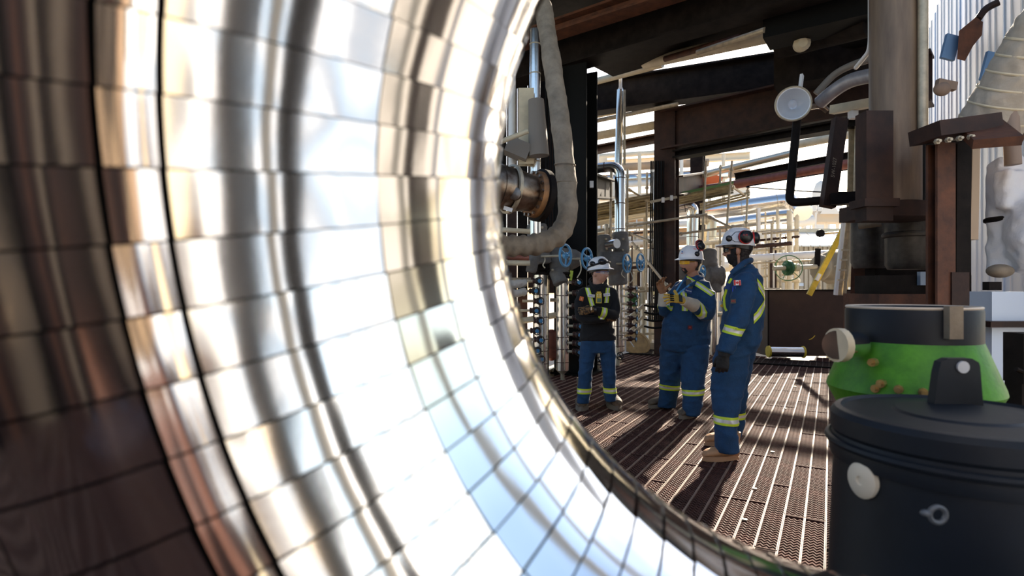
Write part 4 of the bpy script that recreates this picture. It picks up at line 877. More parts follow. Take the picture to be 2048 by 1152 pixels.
for (x, y) in ((1718,778), (1788,786), (1850,788), (1666,735), (1688,790)):
    q = P(x, y, 2.05); an = V((q.x-GX, q.y-GY, 0)).normalized(); q = V((GX, GY, q.z))+an*.295
    b = MB(); b.lathe([(.016,-.01), (.016,.015), (.009,.015), (.009,.03)], q, an, 8); b.build('bolt', mat('brass', (.6,.42,.18), .35, .8), gb)
b = MB(); b.box(P(1907,645,2.1), (.05,.03,.12)); b.build('clip_bracket', tan_fabric, gb, False)

# ================================================================== ADDED BEHIND THE VIEWER, OUT OF VIEW, TO SHOW IN THE CLADDING
bh = empty('rear_reflector', (6, -8, -.3), 'white and cream panels added out of view to brighten the big pipe bend', 'building')  # panels added unseen to throw bright stripes into the cladding
pal = {'w': mat('rear_white', (.55,.56,.58), .6), 'c': mat('rear_cream', (.33,.26,.18), .6), 'b': mat('rear_blue', (.22,.31,.42), .5), 'k': mat('rear_dark', (.02,.016,.014), .6), 'g': mat('rear_grey', (.13,.135,.15), .6)}  # tones picked for the stripes they reflect
def strips(parent, name, y0, y1, z, h, seq, x0, dx):
    for k, ch in enumerate(seq):
        b = MB(); b.box((x0+(k+.5)*dx, (y0+y1)/2, z+h/2+.004*(k % 2)), (dx*.97, y1-y0, h)); b.build(name, pal[ch], parent, False)
strips(bh, 'reflector_panel', -8.15, -7.85, -.3, 5.4, 'gcwwckwwcwkkcwwbkwwbkkwwbbwbbbgwbbwbbbwbbgbbwbbwbbbwwbbw', -2.5, .5)
pad = empty('reflector_pad', (6,-4.4,-.3), 'pale striped pad added out of view to brighten the lower pipe bend', 'reflecting pad')  # unseen pad added to whiten the cladding's lower reflection
strips(pad, 'slab', -7.8, -1.4, -.3, .06, 'gbwwgbwwbwgwwbbwwbwgbbwwbbbwwbbwbbbwwbgbbwwbb', -2.5, .42)
for k, (x, y, w, hh, m, l) in enumerate(((.68,-2.73,.2,1.5,cream,'added cream post mirrored left in the pipe bend'), (1.07,-2.6,.18,1.3,white_paint,'added white post mirrored left in the pipe bend'), (1.45,-2.42,.30,1.18,dark_steel,'added dark post mirrored left of the middle of the pipe bend'), (1.85,-2.16,.24,1.4,cream,'second added cream post mirrored left of the middle of the pipe bend'), (2.25,-1.85,.46,1.22,dark_steel,'added broad dark post mirrored near the middle of the pipe bend'),
    (3.3,.1,.42,1.5,dark_steel,'added broad dark post mirrored right of the middle of the pipe bend'), (3.3,.68,.18,3.0,cream,'added cream post mirrored between the two dark right-hand ones'), (3.3,1.08,.36,1.6,brown_steel,'added brown post mirrored near the right rim of the pipe bend'), (3.3,1.55,.2,2.8,white_paint,'added white post mirrored at the right rim of the pipe bend'))):
    b = MB(); b.ibeam((x, y, -.23), (x, y, hh), w, w, .03, .03, V((-.2-x, .55-y, 0))); one('streak_post', b, m, l, 'post', smooth=False)  # unseen posts added and sized for the streaks they mirror
lf = empty('wall_left', (-4, -2, -.3), 'brown boarded wall added out of view to mirror in the dark left part of the pipe bend', 'wall', None, 'structure')  # unseen wall added and stretched to darken the left reflection
p0, p1 = V((-4.6, 2.2, 0)), V((-.1, -6.5, 0)); n = 40; tanb = mat('tan_board', (.26,.18,.11), .6)
for k in range(n):
    q = p0.lerp(p1, k/n); d = (p1-p0).normalized(); b = MB(); b.bar(q+V((0,0,1.7)), q+d*.22+V((0,0,1.7)), .06+.05*(k % 3), 4.0); b.build('board', (tanb, brown_steel, tanb, tanb, rust_steel)[k % 5] if k > 29 else (brown_steel, rust_steel, brown_steel, tanb, dark_steel)[k % 5], lf, False)
# ================================================================== PEOPLE
navy_cloth = mat('royal_blue_coverall', (.008,.058,.15), .8, 0, var=.3, scale=14, bump=.35, bscale=90)
hood_cloth = mat('black_fleece', (.008,.008,.009), .9, 0, bump=.4, bscale=120)
for m_, w_ in ((navy_cloth, .08), (hood_cloth, .06)):
    q_ = m_.node_tree.nodes['Principled BSDF']; q_.inputs['Sheen Weight'].default_value = w_; q_.inputs['Sheen Roughness'].default_value = .4
lime = mat('lime_tape', (.62,.78,.03), .5); silver = mat('silver_tape', (.72,.68,.62), .35, .2)
skin = mat('skin', (.62,.34,.24), .5, 0, var=.12, scale=20); skin.node_tree.nodes['Principled BSDF'].inputs['Subsurface Weight'].default_value = .08
skin2 = mat('tanned_skin', (.50,.24,.15), .5, 0, var=.15, scale=20)
lipm = mat('lip', (.45,.17,.13), .5)
hatm = mat('white_hard_hat', (.86,.86,.87), .28, 0, coat=.3); blackp = mat('black_plastic', (.01,.01,.011), .32); redp = mat('red_plastic', (.6,.02,.02), .4)
hair_dk = mat('dark_hair', (.018,.011,.008), .7, 0, bump=.6, bscale=160); hair_bl = mat('black_beard', (.010,.008,.008), .8, 0, bump=.6, bscale=160)
boot_br = mat('worn_brown_boot', (.20,.145,.09), .7, 0, col2=(.09,.065,.045), scale=16, bump=.2); boot_tan = mat('tan_boot', (.55,.30,.15), .65, 0, var=.25, scale=14, bump=.15); sole_dk = mat('grey_sole', (.20,.16,.12), .8); sole_tan = mat('tan_sole', (.42,.23,.12), .75)
glove_blk = mat('black_glove', (.012,.011,.011), .7, 0, bump=.4, bscale=60); glove_brn = mat('brown_leather_glove', (.34,.15,.06), .6, 0, var=.35, scale=25); glove_yel = mat('yellow_glove', (.74,.45,.05), .6, 0, var=.2, scale=30); cuff_m = mat('canvas_cuff', (.66,.58,.45), .8, 0, var=.15, scale=20)
camo = mat('camo_glove', (.22,.12,.04), .75, 0, col2=(.02,.016,.012), scale=45, ramp=(.44,.52))

def ell_ring(c, rx, ry, n=22, tilt=0.0):
    return [V((c.x+rx*cos(2*pi*j/n), c.y+ry*sin(2*pi*j/n), c.z+tilt*rx*cos(2*pi*j/n))) for j in range(n)]
def body_rings(mb, rows, d0, grow=0.0):
    """rows: (py, left px, right px, half depth, depth offset[, tilt])"""
    rings = []
    for r in rows:
        py, xl, xr, ry, do = r[:5]; a = P(xl, py, d0+do); c = P(xr, py, d0+do); tl = r[5] if len(r) > 5 else 0
        rings.append(ell_ring((a+c)/2, max((c-a).length/2+grow, .01), max(ry+grow, .01), 22, tl))
    mb.loft(rings); return mb
def limb(mb, pts, grow=0.0):
    ps = [V(p[0]) for p in pts]; rs = [max(p[1]+grow, .008) for p in pts]; path = smooth_path(ps, 5); rr = []
    for i in range(len(path)):
        t = i/(len(path)-1)*(len(ps)-1); k = min(int(t), len(ps)-2); f = t-k; f = f*f*(3-2*f); rr.append(rs[k]*(1-f)+rs[k+1]*f)
    mb.tube(path, rr, 16)
    mb.ell(ps[0], (rs[0],)*3); return mb
def cloth_finish(mb, vox, amp, seed, sm=3, fold=None):
    me = evaluated(mb.mesh('garment'), [('REMESH', dict(mode='VOXEL', voxel_size=vox)), ('SMOOTH', dict(factor=.5, iterations=sm))])
    o = V((seed*7.3, seed*1.9, seed*4.1)); no = [v.normal.copy() for v in me.vertices]
    for v, n in zip(me.vertices, no):
        q = v.co; a = noise.noise(V((q.x*5, q.y*5, q.z*13))+o); r = 1-abs(noise.noise(V((q.x*4+q.z*5, q.y*4, q.z*8-q.x*4))+o*2))*2
        k = amp*(.9*a+1.9*max(0, r-.5))
        if fold: k *= fold(q)
        v.co += n*k
    me.update(); return me
def band(me, name, c, axis, hw, m, parent, maxd=.2, off=.004, lim=(), hole=0):
    """a strip of tape lying on a garment: its mesh cut between two planes"""
    bm = bmesh.new(); bm.from_mesh(me); bm.normal_update(); axis = V(axis).normalized(); c = V(c)
    kill = [f for f in bm.faces if (f.calc_center_median()-c).length > maxd]
    bmesh.ops.delete(bm, geom=kill, context='FACES')
    cuts = [(c+axis*hw, axis), (c-axis*hw, -axis)]+[(V(p), V(n)) for p, n in lim]
    for p, n in cuts:
        g = bm.verts[:]+bm.edges[:]+bm.faces[:]
        bmesh.ops.bisect_plane(bm, geom=g, plane_co=p, plane_no=n, clear_outer=True, clear_inner=False)
    if not bm.verts: bm.free(); return None
    if hole:
        for sg in (1, -1): bmesh.ops.bisect_plane(bm, geom=bm.verts[:]+bm.edges[:]+bm.faces[:], plane_co=c+axis*hole*sg, plane_no=axis)
    bm.normal_update()
    nn = [v.normal.copy() for v in bm.verts]
    for v, n in zip(bm.verts, nn): v.co += n*off
    if hole:
        bmesh.ops.delete(bm, geom=[f for f in bm.faces if abs((f.calc_center_median()-c).dot(axis)) < hole*.995], context='FACES')
    out = bpy.data.meshes.new(name); bm.to_mesh(out); bm.free()
    if len(out.polygons) == 0: return None
    return link_mesh(name, out, m, parent, True)
def tape(me, c, axis, hw, parent, maxd=.2, lim=()):
    """lime tape with a silver stripe let into its middle"""
    axis = V(axis).normalized(); c = V(c)
    a = band(me, 'reflective_tape', c, axis, hw, lime, parent, maxd, .0045, lim, hole=hw*.42)
    if a is None: print('NO TAPE', c); return
    band(me, 'silver_stripe', c, axis, hw*.42, silver, a, maxd, .0045, lim)
# ---- head
def gs(x, s): return math.exp(-(x/s)**2)
def head_mb(wide=1.0, chub=0.0):
    b = MB(); n, m = 56, 44; rings = []
    for i in range(1, m):
        t = pi*i/m; row = []
        for j in range(n):
            a = 2*pi*j/n; x = .076*wide*sin(t)*cos(a); y = .097*sin(t)*sin(a); z = -.118*cos(t)
            k = min(1, max(0, -z/.118))
            x *= 1-(.26-.2*chub)*k**1.6
            if y < 0: y *= 1-.5*k
            else: y *= 1+.04*k
            if y > 0:
                ax_ = abs(x)
                y += .025*gs(x,.0115)*gs(z+.024,.017)+.014*gs(x,.009)*gs(z+.003,.024)+.006*gs(ax_-.012,.007)*gs(z+.03,.009)
                y += .0055*gs(z-.029,.011)*gs(x,.05)-.011*gs(ax_-.031,.015)*gs(z-.009,.012)
                y += .004*gs(ax_-.042,.02)*gs(z+.028,.02)+.007*gs(x,.021)*gs(z+.060,.007)+.007*gs(x,.018)*gs(z+.074,.007)-.004*gs(x,.02)*gs(z+.067,.0035)
                y += .009*gs(x,.022)*gs(z+.101,.014)
            row.append(V((x, y, z)))
        rings.append(row)
    b.loft(rings); return b
def frame_fu(f, up, loc):
    f = V(f).normalized(); up = V(up); up = (up-f*up.dot(f)).normalized(); x = f.cross(up); return frame(x, f, up, loc)      # x = right hand side, y = forward, z = up
def xf(mb, M):
    mb.v = [tuple(M @ V(q)) for q in mb.v]; return mb
def shell(me, Mi, pred, off, name, m, parent, namp=.002):
    bm = bmesh.new(); bm.from_mesh(me); kill = [f for f in bm.faces if not pred(Mi @ f.calc_center_median())]
    bmesh.ops.delete(bm, geom=kill, context='FACES'); bm.normal_update()
    if not bm.faces: bm.free(); print('NO SHELL', name); return None
    bd = {v for e in bm.edges if e.is_boundary for v in e.verts}; ring2 = {e.other_vert(v) for v in bd for e in v.link_edges}
    nn = {v: v.normal.copy() for v in bm.verts}
    for v in bm.verts:
        k = .12 if v in bd else (.6 if v in ring2 else 1)
        v.co += nn[v]*(off*k+namp*noise.noise(v.co*60)*k)
    out = bpy.data.meshes.new(name); bm.to_mesh(out); bm.free(); return link_mesh(name, out, m, parent, True)

def hand(name, wrist, fdir, pnorm, curls, thumb, m, parent, left, sc=1.0, spread=.0, m2=None):
    """wrist point, direction of fingers, palm normal; curls: per finger bend of the three joints (degrees)"""
    f = V(fdir).normalized(); pn = V(pnorm); pn = (pn-f*pn.dot(f)).normalized(); x = f.cross(-pn).normalized()      # x: to the thumb for a left hand seen from the back
    sgn = 1 if left else -1; Mx = frame(x*sgn*sc, f*sc, -pn*sc, wrist); b = MB()
    b.loft([[V((cx+rx*cos(2*pi*j/14), y, rz*sin(2*pi*j/14))) for j in range(14)] for y, cx, rx, rz in ((-.03,0,.032,.026), (.0,0,.033,.024), (.03,.002,.040,.021), (.065,.0,.045,.018), (.092,-.001,.044,.016), (.102,-.001,.040,.012))])
    for k, (fx, L) in enumerate(((.033,.070), (.011,.080), (-.012,.074), (-.034,.058))):
        p = V((fx, .09, 0)); ang = 0; pts = [V((fx, .06, 0)), p]; rr = [.0105,.0125]
        for j in range(3):
            ang += radians(curls[k][j]); seg = L*(.45,.32,.26)[j]; p = p+V((spread*(1.5-k)*.4*seg, cos(ang)*seg, -sin(ang)*seg)); pts.append(p); rr.append((.0118,.0108,.0085)[j])
        b.tube(smooth_path(pts, 3), [rr[0]+(rr[-1]-rr[0])*i/(len(smooth_path(pts, 3))-1) for i in range(len(smooth_path(pts, 3)))], 10); b.ell(pts[-1], (.009,)*3, None, 8, 6)
    t = thumb; pts = [V((.02,.018,-.004)), V((.042,.04,-.008)), V((.042,.04,-.008))+V(t)*.04, V((.042,.04,-.008))+V(t)*.07]
    b.tube(smooth_path(pts, 3), .0135, 10); b.ell(pts[-1], (.0125,)*3, None, 8, 6)
    xf(b, Mx); me = evaluated(b.mesh(name), [('REMESH', dict(mode='VOXEL', voxel_size=.0042)), ('SMOOTH', dict(factor=.5, iterations=2))])
    return link_mesh(name, me, m, parent), Mx, me
def boot(parent, heel_toe, ztop, m, ms, flip=1):
    """a laced work boot standing on the deck: heel and toe points on the floor"""
    h, t = [V(q) for q in heel_toe]; h.z = t.z = 0; f = (t-h).normalized(); L = (t-h).length; k = L/.30; M = frame(V((f.y, -f.x, 0))*k, f*k, V((0,0,1))*k, h+V((0,0,.003)))
    b = MB()
    b.loft([[V((cx+rx*cos(2*pi*j/18), y+(0 if i else 0), .028+max(0, hz*(.5+.5*sin(2*pi*j/18))))) for j in range(18)] for i, (y, cx, rx, hz) in enumerate(((.006,0,.026,.06), (.02,0,.037,.085), (.06,0,.040,.10), (.11,0,.041,.098), (.16,.002,.046,.082), (.21,.003,.051,.070), (.25,.002,.050,.062), (.28,0,.040,.048), (.294,0,.022,.03)))])
    b.tube([(0,.055,.05), (0,.052,.12), (0,.048,.18), (0,.045,.22)], [.044,.047,.052,.056], 16); xf(b, M)
    me = evaluated(b.mesh('boot'), [('REMESH', dict(mode='VOXEL', voxel_size=.006)), ('SMOOTH', dict(factor=.5, iterations=3))])
    o = link_mesh('boot', me, m, parent)
    s = MB(); out = []
    for j in range(28):
        a = 2*pi*j/28; y = .15-.152*cos(a); w = .030+.026*min(1, max(0, (y-.02)/.19)) if y < .22 else .056; x = w*sin(a)*(1.0 if .05 < y < .27 else .95); out.append((x, y))
    for (z0, z1, g) in ((.0,.018,1.0), (.018,.036,.965)):
        n = len(out); s.add([(x*g, .15+(y-.15)*g, z) for z in (z0, z1) for x, y in out], [tuple(reversed(range(n))), tuple(range(n, 2*n))]+[(i, (i+1) % n, n+(i+1) % n, n+i) for i in range(n)])
    xf(s, M); s.build('sole', ms, o, True, sharp=30)
    for q in range(4):
        l = MB(); y = .105+.022*q; z = .138-.018*q; l.tube(smooth_path([(-.03,y-.004,z-.022), (-.014,y,z-.002), (.014,y,z-.002), (.03,y-.004,z-.022)], 3), .0035, 6); xf(l, M); l.build('lace', cuff_m, o)
    return o
def hard_hat(parent, M):
    """M: frame with z up at the rim plane's centre, y forward"""
    t = bpy.data.objects.new('hard_hat', None)
    b = MB(); n = 44; rings = []; m = 12
    for i in range(m+1):
        tt = i/m; ph = tt*pi/2*.985; cz = sin(ph)**.9; cr = cos(ph)**.75; row = []
        for j in range(n):
            a = 2*pi*j/n; x = .112*cr*cos(a); y = .134*cr*sin(a); z = .142*cz
            z += .007*gs(x,.016)*min(1, tt*3)*(1 if abs(y) < .13 else .5)+.004*gs(abs(x)-.05,.012)*min(1, tt*2.5)
            row.append(V((x, y, z)))
        rings.append(row)
    b.loft(rings); xf(b, M); o = b.build('hard_hat', hatm, parent, sharp=60)
    b = MB(); row0 = []; row1 = []; row2 = []; row3 = []
    for j in range(n):
        a = 2*pi*j/n; fr = max(0, sin(a))**2.2; ex = .010+.036*fr; dz = -.006-.014*fr+.01*abs(cos(a))**4*.0
        row0.append(V((.110*cos(a), .132*sin(a), .008))); row1.append(V(((.112+ex*.9)*cos(a), (.134+ex)*sin(a), dz+.003))); row2.append(V(((.112+ex*.9)*cos(a), (.134+ex)*sin(a), dz-.002))); row3.append(V((.104*cos(a), .126*sin(a), .0)))
    b.loft([row0, row1, row2, row3], False); xf(b, M); b.build('brim', hatm, o, sharp=50)
    b = MB(); b.loft([[V((r*.106*cos(2*pi*j/32), r*.128*sin(2*pi*j/32), z-.018*max(0, -sin(2*pi*j/32)))) for j in range(32)] for r, z in ((.985,.006), (.94,-.028), (.90,-.028), (.92,.006))], False); xf(b, M); b.build('suspension_band', blackp, o)
    return o
def ear_cup(parent, c, ax, sc=1.0):
    L_ = lambda pr: [(r*sc, h*sc) for r, h in pr]
    b = MB(); b.lathe(L_([(.0,.042), (.022,.041), (.038,.03), (.043,.014), (.043,.004)]), V(c), ax, 26, True)
    o = b.build('earmuff_cup', blackp, parent)
    b = MB(); b.lathe(L_([(.043,.006), (.047,.003), (.047,-.004), (.043,-.006)]), V(c), ax, 26, False); b.build('red_ring', redp, o)
    b = MB(); b.lathe(L_([(.043,-.004), (.045,-.012), (.04,-.024), (.025,-.026), (.02,-.012)]), V(c), ax, 26, True); b.build('cushion', blackp, o)
    return o
def glasses(parent, M, lens, arm, tall=.036):
    t = None; b = MB(); n = 20; th = [radians(-72+144*i/n) for i in range(n+1)]
    out = []
    for zz, rs in ((tall/2,1), (0,1.03), (-tall/2,1)):
        out.append([V((.082*rs*sin(a), .028+.085*rs*cos(a), .008+zz*(1-.28*abs(sin(a)))-(.010*gs(sin(a),.16) if zz < 0 else 0)*-1)) for a in th])
    vs_ = [q for r in out for q in r]; w = n+1
    b.add(vs_, [(r*w+i, r*w+i+1, (r+1)*w+i+1, (r+1)*w+i) for r in range(2) for i in range(n)]); xf(b, M); g = b.build('safety_glasses', lens, parent)
    b = MB(); b.tube([M @ (q+V((0,.001,0))) for q in out[0]], .0032, 6); b.build('brow_bar', arm, g)
    for s in (-1, 1):
        b = MB(); b.tube([M @ V(q) for q in ((s*.079,.052,.014), (s*.083,.02,.014), (s*.082,-.02,.010))], .0038, 6); b.build('temple', arm, g)
    return g
def eyes(parent, M):
    for s in (-1, 1):
        b = MB(); b.ell(M @ V((s*.031,.073,.008)), (.0125,.0125,.0125), None, 14, 10); e = b.build('eye', mat('eye_white', (.8,.77,.73), .25), parent)
        b = MB(); b.ell(M @ V((s*.031,.0805,.008)), (.0062,.0062,.0062), None, 10, 8); b.build('iris', mat('iris', (.04,.03,.025), .2), e)
def make_body(root, parts, Mh, hs, neck, headmb, sk):
    b = MB(); Ms = Mh @ Matrix.Diagonal((hs, hs, hs, 1)); xf(headmb, Ms); b.add(headmb.v, headmb.f)
    for s in (-1, 1): b.ell(Ms @ V((s*.079,-.012,-.004)), (.013*hs,.022*hs,.034*hs), Mh.to_3x3() @ Matrix.Rotation(.25*s, 3, 'Z') @ Matrix.Rotation(-.15, 3, 'X'), 12, 10)
    b.tube([Ms @ V((0,-.022,-.03)), Ms @ V((0,-.020,-.09)), V(neck)], [.056*hs, .055*hs, .068*hs], 20)
    for fn in parts: fn(b)
    me = evaluated(b.mesh('body'), [('REMESH', dict(mode='VOXEL', voxel_size=.0058)), ('SMOOTH', dict(factor=.45, iterations=1))])
    # the fine head is put back over the coarse one so that the face keeps its features
    o = link_mesh('body', me, sk, root); return o, me, Ms
def local_mesh(o, root): 
    me = o.data.copy(); me.transform(Matrix.Translation(origin_of(root))); return me
# ------------------------------------------------------------------ worker in the black fleece
D1 = 6.57
p1 = empty('person', G(1196, 818), 'worker in black fleece and blue trousers standing with folded arms', 'person')
def leg_rows1a(): return [(680,1162,1200,.115,0), (695,1160,1198,.11,0), (715,1159,1189,.095,-.01), (745,1157.5,1184.5,.085,-.03), (778,1155.5,1181.5,.08,-.02), (800,1154,1178,.082,-.02), (806,1154,1177,.082,-.02)]
def leg_rows1b(): return [(680,1193,1230,.115,0), (695,1197,1232,.11,0), (715,1201,1232,.095,-.01), (745,1206,1230.5,.085,-.03), (778,1207,1231.5,.08,-.02), (796,1209.5,1232.5,.082,-.02), (802,1210,1233,.082,-.02)]
b = MB(); body_rings(b, leg_rows1a(), D1); body_rings(b, leg_rows1b(), D1); body_rings(b, [(672,1164,1226,.115,0), (690,1161.5,1231.5,.125,0), (704,1165,1228,.11,0)], D1)
tr = cloth_finish(b, .011, .009, 1.3, 3); trousers = link_mesh('trousers', tr, navy_cloth, p1); tr = local_mesh(trousers, p1)
for (x, y) in ((1168.5,780), (1219.5,779)): tape(tr, P(x, y, D1), (0,0,1), .030, trousers, .16)
def torso1(b, g=0.0): body_rings(b, [(568,1178,1213,.08,.02), (574,1172,1218,.095,0), (584,1163,1226,.115,0), (600,1163,1227,.125,-.01), (620,1164,1226,.125,-.01), (645,1163,1226,.13,0), (664,1161,1230,.14,0), (680,1159.5,1232.5,.148,0)], D1, g)
aL = [(P(1221,586,D1+.0), .068), (P(1230,606,D1-.05), .062), (P(1229,629,D1-.14), .056), (P(1212,626,D1-.24), .050), (P(1190,621,D1-.27), .044)]
aR = [(P(1169,587,D1+.0), .068), (P(1160,606,D1-.04), .062), (P(1162,633,D1-.12), .056), (P(1182,639,D1-.185), .049), (P(1210,637,D1-.20), .044)]
b = MB(); torso1(b); limb(b, aL); limb(b, aR)
hd = cloth_finish(b, .010, .007, 2.1, 2); hoodie = link_mesh('fleece_jacket', hd, hood_cloth, p1); hd = local_mesh(hoodie, p1)
b = MB(); pts = [P(*q) for q in ((1179,563,D1+.03), (1183,557,D1+.09), (1197,553,D1+.11), (1209,557,D1+.08), (1212,563,D1+.02), (1205,572,D1-.07), (1196,580,D1-.11), (1186,572,D1-.07))]
b.tube(smooth_path(pts+[pts[0]], 4), .017, 10); b.build('collar', hood_cloth, hoodie)
fr = [((0, D1-.02, 1.4), (0,1,0))]
for (x, y0, y1, ax) in ((1180,576,612,(1,0,.25)), (1214,576,605,(1,0,-.16))):
    c = P(x, (y0+y1)/2, D1-.1); tape(hd, c, ax, .024, hoodie, .3, [(P(x,y0,D1), (0,0,1)), (P(x,y1,D1), (0,0,-1)), (V((0,D1-.03,0)), (0,1,0))])
tape(hd, P(1206,624,D1-.25), (1,.15,-.25), .032, hoodie, .085)
Mh1 = frame_fu((.80,-.60,-.03), (0,0,1), P(1198.5,547,D1-.03)); hs1 = .98
body1, bm1, Ms1 = make_body(p1, [lambda b: torso1(b, -.03), lambda b: body_rings(b, leg_rows1a(), D1, -.025), lambda b: body_rings(b, leg_rows1b(), D1, -.025), lambda b: body_rings(b, [(670,1164,1226,.115,0), (700,1165,1228,.11,0)], D1, -.03), lambda b: limb(b, aL, -.02), lambda b: limb(b, aR, -.02)], Mh1, hs1, P(1195,578,D1+.01), head_mb(.97), skin)
bm1 = local_mesh(body1, p1); Mi = Ms1.inverted()
shell(bm1, Mi, lambda q: q.z > -.02 and (q.y < .0 and abs(q.x) < .09 or q.z > .05) and not (abs(q.x) > .066 and q.y > -.045 and q.z < .03), .003, 'hair', mat('short_brown_hair', (.10,.06,.04), .8, bump=.5, bscale=150), p1, .001)
shell(bm1, Mi, lambda q: q.y > .085 and abs(q.x) < .024 and -.082 < q.z < -.052, .0012, 'lips', lipm, p1, 0)
eyes(p1, Ms1); glasses(p1, Ms1, mat('clear_lens', (.8,.88,.95), .05, 0, alpha=.28), mat('blue_frame', (.03,.16,.45), .35))
hat = hard_hat(p1, frame_fu((.80,-.60,.10), (0,0,1), Ms1 @ V((0,-.004,.050))) @ Matrix.Scale(.98, 4))
Mg = frame_fu((.80,-.60,.10), (0,0,1), Ms1 @ V((0,-.004,.050)))
b = MB(); b.tube([Mg @ V((.111*cos(a), .132*sin(a), .045+.02*sin(a))) for a in [2*pi*k/30 for k in range(30)]], .011, 8, closed=True); gs_ = b.build('goggle_strap', blackp, hat)
gq = P(1205,523.5,D1-.125)
b = MB(); Mq = frame_fu((.35,-.9,.35), (0,0,1), gq); b.ell(gq, (.056,.03,.040), Mq.to_3x3(), 20, 12); b.build('goggles', blackp, hat)
b = MB(); b.ell(gq+Mq.to_3x3() @ V((0,.012,.0)), (.05,.022,.027), Mq.to_3x3(), 20, 12); b.build('goggle_lens', mat('dark_lens', (.02,.02,.025), .12), hat)
b = MB(); b.ell(P(1186,528,D1-.095), (.042,.026,.03), Matrix.Rotation(.35, 3, 'Y'), 14, 10); b.build('goggle_vent', blackp, hat)
# gloves, watch, badge, detector
ggo, _, _ = hand('glove', P(1184,620,D1-.275), (-1,.10,-.10), (0,1,.0), ((20,35,30),)*4, (-.2,.4,-.2), camo, p1, True, 1.05)
ggo2, _, _ = hand('glove', P(1216,637,D1-.19), (1,.45,.10), (0,1,.2), ((25,35,30),)*4, (.2,.6,-.2), camo, p1, False, 1.0)
b = MB(); b.lathe([(.047,-.014), (.052,-.012), (.052,.012), (.047,.014)], P(1189,620,D1-.272), (1,.03,.02), 20, False); b.build('watch_strap', blackp, p1)
b = MB(); b.box(P(1182.5,617,D1-.325), (.012,.012,.034)); b.build('watch', mat('steel_watch', (.6,.55,.5), .3, .8), p1, False)
det = MB(); c = P(1197.5,596,D1-.165); det.box(c, (.062,.03,.115)); det.box(c+V((0,0,.062)), (.042,.026,.02)); dt = det.build('gas_detector', yellow_paint, p1, False)
b = MB(); b.box(c+V((.002,-.017,-.025)), (.044,.004,.045)); b.build('display', mat('green_screen', (.05,.13,.09), .2), dt, False)
for k in range(4):
    b = MB(); b.lathe([(.006,0), (.006,.003)], c+V((-.014+.026*(k % 2), -.015, .022+.018*(k//2))), (0,-1,0), 10); b.build('sensor', white_paint, dt, False)
def patch(x, y, d, w, h, m, parent, name, ry=0, txt=None, tm=None, ts=.02, rz=0):
    M3 = Matrix.Rotation(rz, 3, 'Z') @ Matrix.Rotation(ry, 3, 'Y'); c = P(x, y, d); b = MB(); b.box(c, (w,.004,h), M3); o = b.build(name, m, parent, False)
    if txt:
        me = text_mesh(txt, ts, Matrix.Translation(c+M3 @ V((0,-.003,0))) @ M3.to_4x4() @ Matrix.Rotation(pi/2, 4, 'X')); link_mesh('lettering', me, tm, o, False)
    return o
blue_ink = mat('blue_ink', (.03,.12,.4), .6); white_ink = mat('white_ink', (.85,.85,.85), .6); red_ink = mat('red_ink', (.6,.03,.03), .6)
patch(1182.5,591.5,D1-.140,.08,.034,white_paint,p1,'name_badge',.1,'WILL',blue_ink,.023,.1)
patch(1213.5,589.5,D1-.135,.072,.034,white_paint,p1,'company_badge',-.12,'Imperial',blue_ink,.018,-.1)
patch(1163.0,597.5,D1-.098,.05,.05,mat('orange_patch', (.80,.20,.05), .6),p1,'sleeve_patch',.25,'S',white_ink,.03,.4)
boot(p1, (G(1167,808), G(1162.5,823.5)), .2, boot_br, sole_dk); boot(p1, (G(1215,806), G(1236,822)), .2, boot_br, sole_dk)

# ------------------------------------------------------------------ heavy man in yellow glasses
D2 = 6.4
p2 = empty('person', G(1362, 830), 'heavy man in blue coverall and yellow glasses gesturing with gloves', 'person')
def l2a(g=0): return [(690,1322,1375,.17,.06), (725,1320,1370,.15,.10), (754,1319,1362,.125,.14), (785,1319,1357,.105,.2), (800,1318,1352,.10,.22), (814,1315,1350,.10,.23)]
def l2b(g=0): return [(690,1362,1419,.17,-.06), (725,1362,1415,.15,-.1), (754,1362,1410,.125,-.16), (785,1365,1406.5,.105,-.22), (810,1366.5,1404,.10,-.25), (829,1369,1399,.095,-.25)]
def t2(b, g=0.0): body_rings(b, [(551,1374,1401,.075,0), (560,1366,1410,.11,0), (572,1353,1418,.165,0), (590,1345,1421,.20,0), (615,1337,1421,.225,0), (640,1328,1419,.24,0), (665,1324,1420,.235,0), (685,1322,1420,.215,0), (700,1327,1415,.17,0)], D2, g)
n2 = [(P(1404,577,D2-.14), .095), (P(1416,600,D2-.22), .088), (P(1412,628,D2-.30), .078), (P(1396,617,D2-.38), .066), (P(1388,612,D2-.42), .060)]
f2 = [(P(1362,578,D2+.12), .09), (P(1343,600,D2+.06), .078), (P(1333,622,D2+.0), .068), (P(1327,614,D2-.07), .060), (P(1326,609,D2-.09), .056)]
b = MB(); t2(b); body_rings(b, l2a(), D2); body_rings(b, l2b(), D2); limb(b, n2); limb(b, f2)
c2 = cloth_finish(b, .0115, .010, 4.4, 3); cov2 = link_mesh('coverall', c2, navy_cloth, p2); c2 = local_mesh(cov2, p2)
tape(c2, P(1338,773,D2+.18), (.06,0,1), .030, cov2, .19); tape(c2, P(1386,783,D2-.22), (-.05,0,1), .030, cov2, .19)
tape(c2, P(1396,616,D2-.38), (.75,.5,.25), .034, cov2, .12); tape(c2, P(1328,615,D2-.06), (.3,.4,.8), .026, cov2, .1)
frp = lambda dd: (V((0, D2+dd, 0)), (0,1,0))
tape(c2, P(1392,567,D2-.17), (.66,.0,.75), .027, cov2, .22, [(P(1377,0,D2-.17), (-1,0,0)), frp(-.02)])
